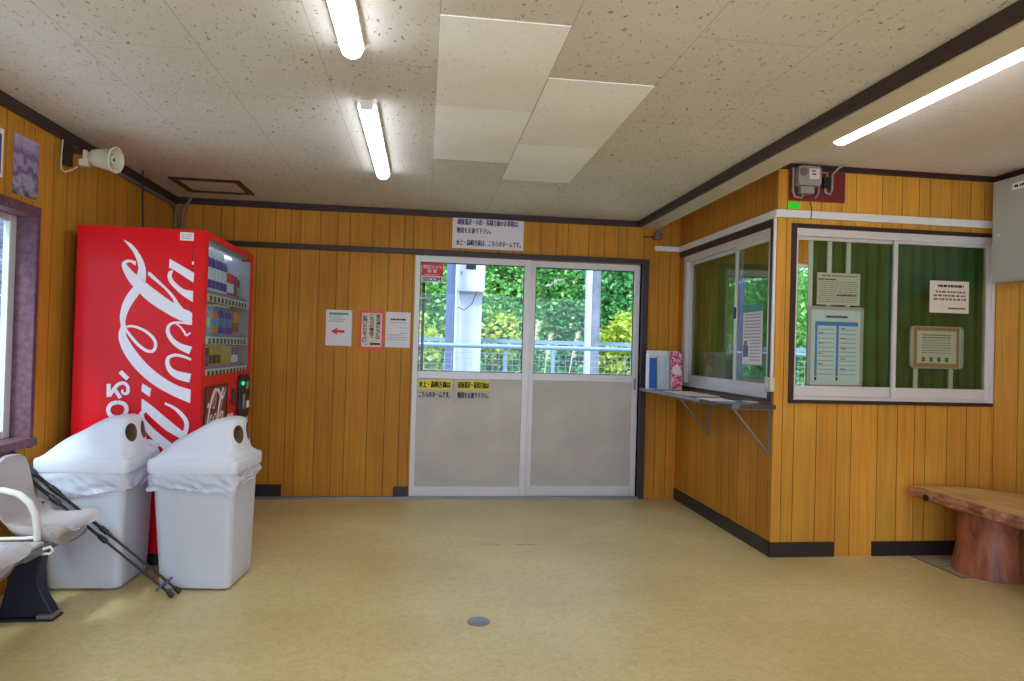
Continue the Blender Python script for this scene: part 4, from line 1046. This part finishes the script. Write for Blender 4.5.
def pinkmat():
    m, nt, b = newmat('leaflet_pink')
    tc = nt.nodes.new('ShaderNodeTexCoord'); vo = nt.nodes.new('ShaderNodeTexNoise'); vo.inputs['Scale'].default_value = 45; vo.inputs['Detail'].default_value = 1
    nt.links.new(tc.outputs['Object'], vo.inputs['Vector'])
    rp = nt.nodes.new('ShaderNodeValToRGB'); rp.color_ramp.elements[0].position = .5; rp.color_ramp.elements[1].position = .56
    rp.color_ramp.elements[0].color = lin((214, 52, 98)); rp.color_ramp.elements[1].color = lin((238, 196, 206))
    nt.links.new(vo.outputs['Fac'], rp.inputs['Fac']); nt.links.new(rp.outputs['Color'], b.inputs['Base Color']); b.inputs['Roughness'].default_value = .35
    return m
pl = leaflet(2.035, 2.135, 1.272, 5.455, .06, pinkmat(), 'pink patterned leaflet in the right end of the leaflet holder')
fpk = frame((0, 5.455, .963), (1, 0, 0), (0, .06, 1))
obj('white_roundel', MB().prism([(2.086 + .036 * math.cos(2 * PI * k / 20), .158 + .042 * math.sin(2 * PI * k / 20)) for k in range(20)], fpk, .006, .0072), M_paper, None).parent = None
_r = bpy.data.objects['white_roundel']; _r.parent = pl; _r.location = _r.location - pl.location
def ctrpaper(x0, x1, y0, y1, z, m, label):
    return tag(obj('counter_paper', MB().box(x0, x1, y0, y1, z, z + .003), m), label, 'paper sheet')
ctrpaper(1.89, 2.13, 4.70, 5.25, .9565, M_paper2, 'cream paper sheet lying on the counter beyond the middle')
ctrpaper(1.868, 2.04, 4.26, 4.50, .9565, M_paper, 'white paper sheet at the front edge of the counter, near end')
ctrpaper(2.10, 2.165, 4.20, 4.30, .9565, M_white, 'small white card lying on the counter under the window, near the corner')

# ------------------------------------------------------------------ papers, boards and curtains in the booth windows
fw = F_back(0, 0, B_ + .075)
tb = thing('timetable_board', 'white timetable board with blue columns on a white upright rack in the booth window', 'notice board', (2.65, B_ + .09, 1.08))
for x in (2.478, 2.608, 2.742):
    obj('rack_upright', MB().prism(rect(x - .014, x + .014, 1.0, 2.06), fw, -.03, -.018), M_white, tb)
obj('board_frame', MB().prism([(2.655 + a, 1.335 + b) for a, b in rrect(.388, .52, .02, 4)], fw, -.018, -.004), M_alu, tb, bevel=.003)
bs_ = obj('timetable_sheet', MB().prism(rect(2.483, 2.823, 1.085, 1.57), fw, -.004, -.002), mat('timetable_white', (226, 232, 240), .6, var=.01), tb)
M_tb = mat('timetable_blue', (62, 140, 214), .6, var=.05); M_tb2 = mat('timetable_line', (176, 188, 202), .7)
c = MB(); bars(c, fw, 2.507, 2.807, 1.468, 1.495, -.0016); bars(c, fw, 2.507, 2.524, 1.14, 1.468, -.0016); bars(c, fw, 2.655, 2.672, 1.14, 1.468, -.0016); obj('blue_columns', c, M_tb, bs_)
c = MB()
for k in range(11):
    v = 1.44 - k * .029
    bars(c, fw, 2.53, 2.64, v, v + .008, -.0016); bars(c, fw, 2.68, 2.795, v, v + .008, -.0016)
obj('timetable_rows', c, M_tb2, bs_)
c = MB(); dashes(c, fw, 2.58, 2.735, 1.52, .014, -.0016, rnd, .016, .15)
for k in range(9):
    v = 1.45 - k * .033; x = 2.533 if k % 2 else 2.69
    dashes(c, fw, x, x + .03, v, .006, -.0015, rnd, .012)
bars(c, fw, 2.508, 2.523, 1.112, 1.135, -.0015); bars(c, fw, 2.656, 2.671, 1.112, 1.135, -.0015)
obj('timetable_print', c, M_ink, bs_)
t = paper('window_notice', 'white printed sheet taped above the timetable board in the booth window', 'notice', fw, (2.512, 2.812, 1.604, 1.812), M_paper2, .002)
c = MB(); dashes(c, fw, 2.545, 2.79, 1.79, .006, .003, rnd, .02)
dashes(c, fw, 2.52, 2.64, 1.765, .007, .003, rnd, .03, .1); dashes(c, fw, 2.65, 2.79, 1.665, .007, .003, rnd, .03, .1); obj('bold_print', c, M_ink, t)
c = MB()
for k in range(11): dashes(c, fw, 2.525, 2.795, 1.752 - k * .013, .004, .003, rnd, .03, .2)
obj('small_print', c, M_faint, t)
t = paper('window_notice', 'cream request notice on the right pane of the booth front window', 'notice', F_back(0, 0, B_ + .0085), (3.258, 3.539, 1.574, 1.783), M_paper2, .002)
fq = F_back(0, 0, B_ + .0085)
c = MB(); dashes(c, fq, 3.315, 3.50, 1.742, .016, .003, rnd, .022, .2); dashes(c, fq, 3.39, 3.515, 1.60, .009, .003, rnd, .02, .1); obj('heading', c, M_ink, t)
c = MB()
for k in range(3): dashes(c, fq, 3.285 if k else 3.3, 3.52, 1.705 - k * .024, .012, .003, rnd, .022, .35)
obj('small_print', c, mat('brown_grey_ink', (96, 86, 80), .8), t)
t = thing('framed_notice', 'small framed notice on two legs standing in the booth front window', 'notice', (3.375, B_ + .09, 1.08))
obj('metal_frame', MB().prism([(3.377 + a, 1.347 + b) for a, b in rrect(.385, .282, .03, 6)], fw, -.02, .0), M_alu, t, bevel=.003)
obj('wood_board', MB().prism(rect(3.205, 3.55, 1.215, 1.48), fw, 0, .001), mat('tan_board', (176, 128, 78), .6), t)
obj('rail', MB().prism(rect(3.528, 3.552, 1.215, 1.478), fw, .0, .012), M_alu, t, bevel=.004)
obj('notice_sheet', MB().prism(rect(3.228, 3.512, 1.242, 1.456), fw, .001, .002), M_paper2, t)
c = MB()
for k in range(8): dashes(c, fw, 3.262, 3.47, 1.425 - k * .0165, .007 if k < 2 else .004, .0025, rnd, .03, .15)
for k in range(4): bars(c, fw, 3.262 + k * .056, 3.288 + k * .056, 1.252, 1.282, .0025)
obj('notice_print', c, mat('warm_grey_ink', (104, 92, 84), .8), t)
for x in (3.232, 3.488): obj('leg', MB().prism(rect(x - .014, x + .014, 1.0, 1.215), fw, -.02, -.01), M_paper2, t)
# poster on side window glass
fsd = F_right(0, 0, R_ + .0105)
t = thing('window_poster', 'tall narrow white poster with teal heading on the booth side window', 'poster', (R_, 4.38, 1.2))
obj('sheet', MB().prism(rect(-4.515, -4.238, 1.20, 1.605), fsd, .0005, .0015), M_paper, t)
c = MB(); bars(c, fsd, -4.515, -4.238, 1.555, 1.605, .002); obj('heading_band', c, M_teal, t)
c = MB()
for k in range(15): dashes(c, fsd, -4.49 if k < 8 else -4.40, -4.26, 1.535 - k * .022, .007, .002, rnd, .03, .25)
obj('small_print', c, M_faint, t)
c = MB(); bars(c, fsd, -4.505, -4.43, 1.25, 1.33, .002); bars(c, fsd, -4.49, -4.45, 1.33, 1.36, .002); obj('figure_print', c, mat('slate_print', (110, 112, 150), .7), t)

def curtain(pts, z0, z1, m, label, amp=.022, wave=.085, seed=0):
    """hanging fabric following a polyline in plan, gathered into soft folds"""
    P = [Vector(p + (0,)) for p in pts]
    segs = [(P[i], (P[i + 1] - P[i]).normalized(), (P[i + 1] - P[i]).length) for i in range(len(P) - 1)]
    Ln = sum(s[2] for s in segs); n = int(Ln / .008); G = []
    def at(s):
        for a, u, l in segs:
            if s <= l + 1e-6: return a + u * s, u
            s -= l
        return P[-1], segs[-1][1]
    for j in range(15):
        f = j / 14; z = z1 + (z0 - z1) * f; row = []
        for i in range(n + 1):
            s = i / n * Ln
            q, u = at(s); nrm = Vector((-u.y, u.x, 0))
            ph = 2 * PI * s / wave + 1.8 * mnoise.noise(Vector((s * 5, seed, f * .6)))
            k = amp * (.55 + .45 * f) * (.7 + .5 * mnoise.noise(Vector((s * 6, f, seed + 4))))
            row.append(q + u * (.010 * math.sin(ph * 2)) + nrm * (k * math.sin(ph)) + Vector((0, 0, z)))
        G.append(row)
    return tag(obj('window_curtain', MB().grid(G), m, smooth=True), label, 'curtain')
curtain(((2.495, B_ + .155), (3.07, B_ + .155)), .95, 2.14, M_green, 'green curtain behind the timetable board in the booth front window', amp=.026, seed=1)
curtain(((3.08, B_ + .165), (3.66, B_ + .165), (3.69, B_ + .14), (3.692, B_ + .075)), .95, 2.14, M_green, 'green curtain behind the right pane of the booth front window', amp=.016, seed=2)
curtain(((R_ + .13, 4.80), (R_ + .13, 4.26)), .95, 2.14, M_green2, 'olive green curtain behind the near pane of the booth side window', amp=.014, seed=3)
curtain(((2.27, 5.685), (2.30, 5.62), (R_ + .135, 5.54), (R_ + .135, 4.82)), .95, 2.14, M_green2, 'olive green curtain behind the far pane of the booth side window', amp=.014, seed=4)

# ------------------------------------------------------------------ rustic bench
t = thing('log_bench', 'rustic wooden bench with live edge plank on a varnished log stump', 'bench', (3.36, 3.4, 0))
n = 40; R = []
for i in range(n + 1):
    f = i / n; y = 3.985 - f * 1.95
    a = 3.085 + .05 * mnoise.noise(Vector((y * 2.2, 1, 0))) + .03 * mnoise.noise(Vector((y * 7, 3, 0))) + .02 * math.sin(f * 5) - .03 * min(1, f * 2)
    b = 3.33 + .33 * min(1, f / .14) ** .6 + .012 * mnoise.noise(Vector((y * 6, 9, 0)))
    b = min(b, 3.69)
    zt = .462 + .004 * mnoise.noise(Vector((y * 4, 5, 0))); zb = .385 + .012 * mnoise.noise(Vector((y * 5, 7, 0)))
    e1 = .022 + .012 * mnoise.noise(Vector((y * 13, 2, 0))); 
    R.append([(a + e1, y, zt), ((a + b) / 2, y, zt), (b - .01, y, zt), (b, y, zt - .02), (b, y, zb + .02), (b - .02, y, zb), ((a + b) / 2, y, zb), (a + .05, y, zb), (a + .012 * mnoise.noise(Vector((y * 22, 6, 0))), y, zb + .022), (a - .008, y, zb + .05)])
c = MB()
V = [[c.bm.verts.new(p) for p in r] for r in R]
for p, q in zip(V, V[1:]):
    for k in range(10):
        f = c._f([p[k], p[(k + 1) % 10], q[(k + 1) % 10], q[k]])
        f.material_index = 0 if k in (0, 1) else 1
f = c._f(V[0][::-1]); f.material_index = 1
f = c._f(V[-1]); f.material_index = 1
obj('seat_plank', c, [M_slab, M_edge], t)
def stump(cx, cy, rb, rt, h):
    R = []
    for z, r in ((0, rb), (.03, rb * 1.0), (.08, rb * .95), (.16, rb * .88), (.26, rb * .84), (.34, rt), (h, rt)):
        ring = []
        for k in range(36):
            a = 2 * PI * k / 36
            rr = r * (1 + .035 * mnoise.noise(Vector((math.cos(a) * 1.6, math.sin(a) * 1.6, z * 1.5 + cy))) + .015 * mnoise.noise(Vector((math.cos(a) * 6, math.sin(a) * 6, z * 2))))
            ring.append((cx + rr * math.cos(a), cy + rr * math.sin(a), z))
        R.append(ring)
    return MB().loft(R)
obj('stump_leg', stump(3.405, 3.70, .205, .168, .39), M_stump, t, smooth=True)
obj('stump_leg', stump(3.40, 2.3, .205, .168, .39), M_stump, t, smooth=True)
obj('knot', MB().lathe([(0, -.004), (.022, -.004), (.022, .003), (0, .004)], Matrix.Translation((3.075, 3.835, .418)) @ Matrix.Rotation(PI / 2, 4, 'Y'), 10), M_black, t)
tag(obj('floor_patch', MB().prism([(3.145, 3.62), (3.62, 3.62), (3.62, 4.04), (3.15, 4.04)], fz, 0, .0025), mat('grey_patch', (166, 158, 132), .5, var=.1)), 'grey floor patch under the log bench stump', 'floor patch')
c = MB()
for a in ((3.14, 3.625, 3.615, 3.622), (3.14, 3.146, 3.62, 4.04), (3.14, 3.62, 3.82, 3.826)): c.box(a[0], a[1], a[2], a[3], .0, .004)
bpy.data.objects['floor_patch']['label'] = 'grey linoleum patch with dark seams under the log bench stump'
o = obj('patch_seam', c, M_conduit, bpy.data.objects['floor_patch'])
c = MB()
for x0, x1, y in ((.394, .52, 4.39), (.614, .747, 4.375)):
    c.poly([(x0, y - .004, .0008), ((x0 + x1) / 2, y - .008, .0008), (x1, y - .014, .0008), (x1, y - .006, .0008), ((x0 + x1) / 2, y + .002, .0008), (x0, y + .004, .0008)])
_fl = bpy.data.objects['floor']; obj('scuff_mark', c, M_conduit, _fl)
t = thing('floor_drain', 'small round metal drain cap set in the floor in front of the viewer', 'drain', (.286, 3.152, 0))
obj('drain_ring', MB().lathe([(.04, 0), (.052, 0), (.052, .004), (.046, .006), (.04, .004)], Matrix.Translation((.286, 3.152, 0)), 28), M_steel, t, smooth=True)
obj('drain_plate', MB().lathe([(0, 0), (.041, 0), (.041, .003), (0, .0035)], Matrix.Translation((.286, 3.152, 0)), 28), mat('drain_grey', (150, 144, 132), .5, .3), t)

# ------------------------------------------------------------------ outside the doors
M_leafA = leaf_mat('leaf_mid', (84, 150, 62), (140, 198, 98), (206, 232, 158))
M_leafB = leaf_mat('leaf_dark', (66, 128, 70), (112, 176, 98), (178, 216, 150))
M_leafC = leaf_mat('leaf_yellow', (128, 164, 44), (196, 206, 76), (236, 224, 120))
M_trunk = bark_mat('tree_bark', (70, 56, 44), (110, 92, 74), (4, 4, 1))
M_conc = mat('lilac_white_paint', (206, 200, 214), .6, var=.03)
M_pole = mat('blue_grey_pole', (96, 104, 138), .45, .1)
M_rail = mat('rail_pale_blue', (136, 150, 176), .45, .1)
M_wire = mat('mesh_wire', (160, 176, 196), .5, .2)
struct('ground', MB().box(-14, 16, D_ + .12, 40, -.12, -.06), mat('track_gravel', (150, 160, 140), .9, var=.3, scale=5))
struct('ground', MB().box(-14, 16, -14, YR - .12, -.12, -.06), mat('forecourt', (206, 202, 194), .9, var=.1))
hl = MB(); G = []
for i in range(30):
    row = []
    for j in range(50):
        x = -12 + j * .55; y = 19 + i * .5
        row.append((x, y, -.1 + (i * .5) * .62 + .8 * mnoise.noise(Vector((x * .3, y * .3, 0)))))
    G.append(row)
struct('hillside', hl.grid(G), mat('hill_green', (62, 112, 52), .9, var=.5, scale=1.6), smooth=True)
def foliage(c, cx, cy, cz, rx, ry, rz, n, size, rnd):
    for _ in range(n):
        # clumped shell of leaves
        th = rnd.uniform(0, 2 * PI); ph = math.acos(rnd.uniform(-1, 1)); r = rnd.uniform(.55, 1) ** .6
        d = Vector((math.sin(ph) * math.cos(th), math.sin(ph) * math.sin(th), math.cos(ph)))
        r *= 1 + .35 * mnoise.noise(d * 2.6 + Vector((cx, cy, 0)))
        p = Vector((cx + d.x * rx * r, cy + d.y * ry * r, max(-.04, cz + d.z * rz * r)))
        s = size * rnd.uniform(.6, 1.3)
        u = Vector((rnd.gauss(0, 1), rnd.gauss(0, 1), rnd.gauss(0, .6))).normalized()
        v = u.cross(Vector((rnd.gauss(0, 1), rnd.gauss(0, 1), rnd.gauss(0, 1)))).normalized() * .55
        q = [p - u * s, p + v * s, p + u * s, p - v * s]
        c._f([c.bm.verts.new(k) for k in q])
def tree(name, label, cat, x, y, h, rx, rz, m, n, seed, size=.055, trunk=True):
    n = int(n * 3.2)
    rnd = random.Random(seed)
    t = thing(name, label, cat, (x, y, -.06), 'trees and bushes beyond the fence')
    c = MB(); foliage(c, x, y, h, rx, rx, rz, n, size, rnd)
    if trunk:
        for _ in range(4): foliage(c, x + rnd.uniform(-.6, .6) * rx, y - rx * .5, h - rz * rnd.uniform(.2, .9), rx * .6, rx * .5, rz * .5, n // 6, size, rnd)
    obj('foliage', c, m, t)
    if trunk: obj('trunk', MB().tube([(x, y, -.06), (x + .06, y, h * .5), (x, y, h + rz * .3)], [.12, .09, .04], 8), M_trunk, t, smooth=True)
tree('leafy_tree', 'mid green tree outside, seen behind the grey pole at left', 'tree', -.3, 13.2, 2.4, 1.5, 2.0, M_leafA, 7000, 1)
tree('leafy_tree', 'mid green tree outside, behind the right half of the left door glass', 'tree', 1.55, 13.4, 2.5, 1.5, 2.1, M_leafA, 7000, 2)
tree('leafy_tree', 'darker green tree outside, at the left edge of the right door glass', 'tree', 2.9, 13.8, 2.5, 1.4, 2.1, M_leafB, 7000, 3)
tree('leafy_tree', 'mid green tree outside, at the right edge of the right door glass', 'tree', 5.1, 13.6, 2.5, 1.5, 2.1, M_leafA, 7000, 4)
tree('leafy_tree', 'tall dark tree outside, beyond the white post of the right door glass', 'tree', 3.9, 15.5, 2.9, 1.6, 2.6, M_leafB, 6000, 5)
tree('leafy_tree', 'tall dark tree outside, in the gap behind the white column', 'tree', .7, 15.6, 2.9, 1.7, 2.6, M_leafB, 6000, 6)
tree('leafy_tree', 'dark green tree outside, farthest left of the view', 'tree', -2.2, 14.5, 2.6, 1.6, 2.3, M_leafB, 6000, 7)
tree('yellow_bush', 'yellow green bush outside, low in the right door glass', 'bush', 4.1, 12.3, 1.2, 1.0, .85, M_leafC, 2600, 8, .06, False)
tree('yellow_bush', 'small yellow leaved bush outside, beside the white column', 'bush', 1.35, 12.0, 1.4, .38, .5, M_leafC, 300, 9, .06, False)
tree('yellow_bush', 'pale green bush outside, low behind the grey pole', 'bush', -.3, 12.0, 1.0, .9, .8, M_leafC, 1800, 10, .06, False)
tree('leafy_tree', 'green tree outside, seen through the booth back window', 'tree', 7.6, 13.6, 2.4, 1.8, 2.2, M_leafA, 5000, 11)
rnd = random.Random(12); c = MB()
for _ in range(9000):
    x, y = rnd.uniform(-4, 9), rnd.uniform(9.8, 11.0); h = rnd.uniform(.3, 1.0)
    a = rnd.uniform(0, PI); d = Vector((math.cos(a), math.sin(a), 0)) * .02; l = Vector((rnd.gauss(0, .12), rnd.gauss(0, .12), h)); p = Vector((x, y, -.06))
    c._f([c.bm.verts.new(k) for k in (p - d, p + d, p + d * .6 + l * .6, p + l, p - d * .6 + l * .6)])
o = obj('tall_grass', c, leaf_mat('grass_blades', (112, 158, 84), (164, 196, 124), (206, 220, 170)), origin=(0, 0, 0)); tag(o, 'tall pale grass growing behind the platform fence', 'grass'); o['kind'] = 'stuff'
M_plume = mat('plume_tan', (216, 196, 160), .9, var=.1)
def plume(x, y, h, lean, label):
    t = thing('pampas_grass', label, 'grass', (x, y, -.06), 'pampas grass plumes')
    p = [(x + lean * f * f, y, -.06 + h * f) for f in (0, .4, .75, 1)]
    obj('stem', MB().tube(p, .008, 6), M_plume, t)
    c = MB(); rr = random.Random(int(x * 100))
    for k in range(160):
        f = .74 + .26 * rr.random(); q = Vector((x + lean * f * f, y, -.06 + h * f)); u = Vector((rr.uniform(-.3, 1) * .09, rr.uniform(-.05, .05), rr.uniform(-.02, .10)))
        w_ = Vector((0, 0, .008)); c._f([c.bm.verts.new(v) for v in (q - w_, q + u, q + w_)])
    obj('plume', c, M_plume, t)
plume(1.48, 10.2, 1.75, .22, 'tan pampas plume outside, tallest and leftmost in the right door glass')
plume(1.8, 10.3, 1.55, .1, 'tan pampas plume outside, shorter, middle of the right door glass')
plume(2.2, 10.5, 1.6, .18, 'tan pampas plume outside, just left of the white post')
# fence on the platform edge
t = thing('platform_fence', 'pale blue platform fence with a pipe top rail and wire mesh', 'fence', (2.5, 8.0, -.06))
obj('top_rail', MB().tube([(-5, 8.0, 1.275), (9, 8.0, 1.285)], .026, 10), M_rail, t, smooth=True)
obj('lower_rail', MB().tube([(-5, 8.0, .12), (9, 8.0, .12)], .02, 8), M_rail, t)
for k in range(8):
    x = -4.2 + k * 1.72
    obj('fence_post', MB().tube([(x, 8.03, -.06), (x, 8.03, 1.27)], .028, 8), M_rail, t)
c = MB()
for k in range(150): x = -4 + k * .08; c.box(x - .002, x + .002, 7.998, 8.002, .12, 1.2)
for k in range(16): z = .15 + k * .07; c.box(-4, 8, 7.997, 8.003, z - .002, z + .002)
obj('wire_mesh', c, M_wire, t)
t = thing('guard_rail', 'pale rail running along behind the platform fence', 'railing', (2.5, 9.55, -.06))
obj('rail_beam', MB().box(-5, 10, 9.53, 9.57, 1.33, 1.385), M_rail, t)
for k in range(6): obj('rail_post', MB().box(-3.4 + k * 2.6, -3.35 + k * 2.6, 9.56, 9.61, -.06, 1.36), M_rail, t)
t = thing('platform_column', 'white square column with a control box outside the left door', 'column', (.59, 9.1, -.06))
obj('shaft', MB().box(.437, .742, 9.0, 9.3, -.06, 4.2), M_conc, t)
obj('control_box', MB().box(.41, .765, 8.87, 9.0, 1.985, 2.75), M_conc, t, bevel=.01)
obj('meter_window', MB().box(.515, .64, 8.862, 8.87, 2.275, 2.42), M_ink, t)
obj('box_latch', MB().box(.445, .465, 8.86, 8.87, 2.2, 2.24), M_steel, t)
obj('conduit', MB().tube([(.40, 8.97, -.06), (.40, 8.97, 2.6)], .022, 8), M_conc, t)
obj('hanging_wire', MB().tube([(.42, 8.9, 1.78), (.50, 8.88, 1.74), (.60, 8.88, 1.82), (.66, 8.9, 1.98)], .006, 6), M_ink, t)
tag(obj('steel_pole', MB().tube([(.31, 8.5, -.06), (.31, 8.5, 4.5)], .055, 14), M_pole, smooth=True), 'round blue grey steel pole outside the left door, beside the white column', 'pole')
tag(obj('white_post', MB().box(2.10, 2.185, 8.75, 8.85, -.06, 4.5), M_conc), 'slim white post outside the right door, left of the dark pole', 'post')
tag(obj('weathered_pole', MB().tube([(2.165, 8.55, -.06), (2.185, 8.55, 4.5)], .056, 12), mat('weathered_grey', (122, 120, 134), .7, var=.3, scale=9), smooth=True), 'mottled dark grey pole outside the right door, beside the white post', 'pole')
for z, y in ((2.62, 12.1), (2.45, 12.3)):
    pass
# weathered boarding outside the left window
c = MB()
for k in range(8): c.box(-3.6, -3.56, .5 , 9.5, .1 + k * .3, .1 + k * .3 + .29)
struct('wall_neighbour', c, bark_mat('weathered_boards', (88, 76, 104), (182, 172, 200), (3, .6, 5)))
# ------------------------------------------------------------------ light and camera
wd = bpy.data.worlds.new('world'); S.world = wd; wd.use_nodes = True
nt = wd.node_tree; bg = nt.nodes['Background']
tc = nt.nodes.new('ShaderNodeTexCoord'); sx = nt.nodes.new('ShaderNodeSeparateXYZ'); nt.links.new(tc.outputs['Generated'], sx.inputs[0])
rp = nt.nodes.new('ShaderNodeValToRGB'); rp.color_ramp.elements[0].position = 0; rp.color_ramp.elements[1].position = .7
rp.color_ramp.elements[0].color = lin((236, 242, 250)); rp.color_ramp.elements[1].color = lin((206, 222, 250))
nt.links.new(sx.outputs[2], rp.inputs['Fac']); nt.links.new(rp.outputs['Color'], bg.inputs['Color']); bg.inputs['Strength'].default_value = 1.5
sl = bpy.data.lights.new('sun', 'SUN'); sl.energy = 3.0; sl.angle = math.radians(12); sl.color = (1, .96, .88)
so = bpy.data.objects.new('sun', sl); COL.objects.link(so); so.rotation_euler = (math.radians(38), 0, math.radians(-25))
bl = bpy.data.lights.new('booth_fill_light', 'AREA'); bl.energy = 11; bl.size = .6; bl.color = (1, .96, .9)  # unseen fill light added to brighten curtains and boards inside the booth
bo_ = bpy.data.objects.new('booth_fill_light', bl); COL.objects.link(bo_); bo_.location = (2.95, 4.75, 2.44)
S.view_settings.view_transform = 'Standard'; S.view_settings.look = 'None'; S.view_settings.exposure = 1.1
S.view_settings.use_white_balance = True; S.view_settings.white_balance_temperature = 5450; S.view_settings.white_balance_tint = 10

cam = bpy.data.cameras.new('camera'); co = bpy.data.objects.new('camera', cam); COL.objects.link(co)
yaw, pitch, roll = .12781, .01083, .027665
f_ = Vector((math.sin(yaw) * math.cos(pitch), math.cos(yaw) * math.cos(pitch), math.sin(pitch)))
r0 = Vector((math.cos(yaw), -math.sin(yaw), 0)); u0 = r0.cross(f_)
r_ = r0 * math.cos(roll) + u0 * math.sin(roll); u_ = -r0 * math.sin(roll) + u0 * math.cos(roll)
co.matrix_world = Matrix(((r_.x, u_.x, -f_.x, 0), (r_.y, u_.y, -f_.y, 0), (r_.z, u_.z, -f_.z, 1.267), (0, 0, 0, 1)))
cam.sensor_width = 36; cam.lens = 683 / 1024 * 36; cam.clip_start = .02; cam.clip_end = 200
S.camera = co
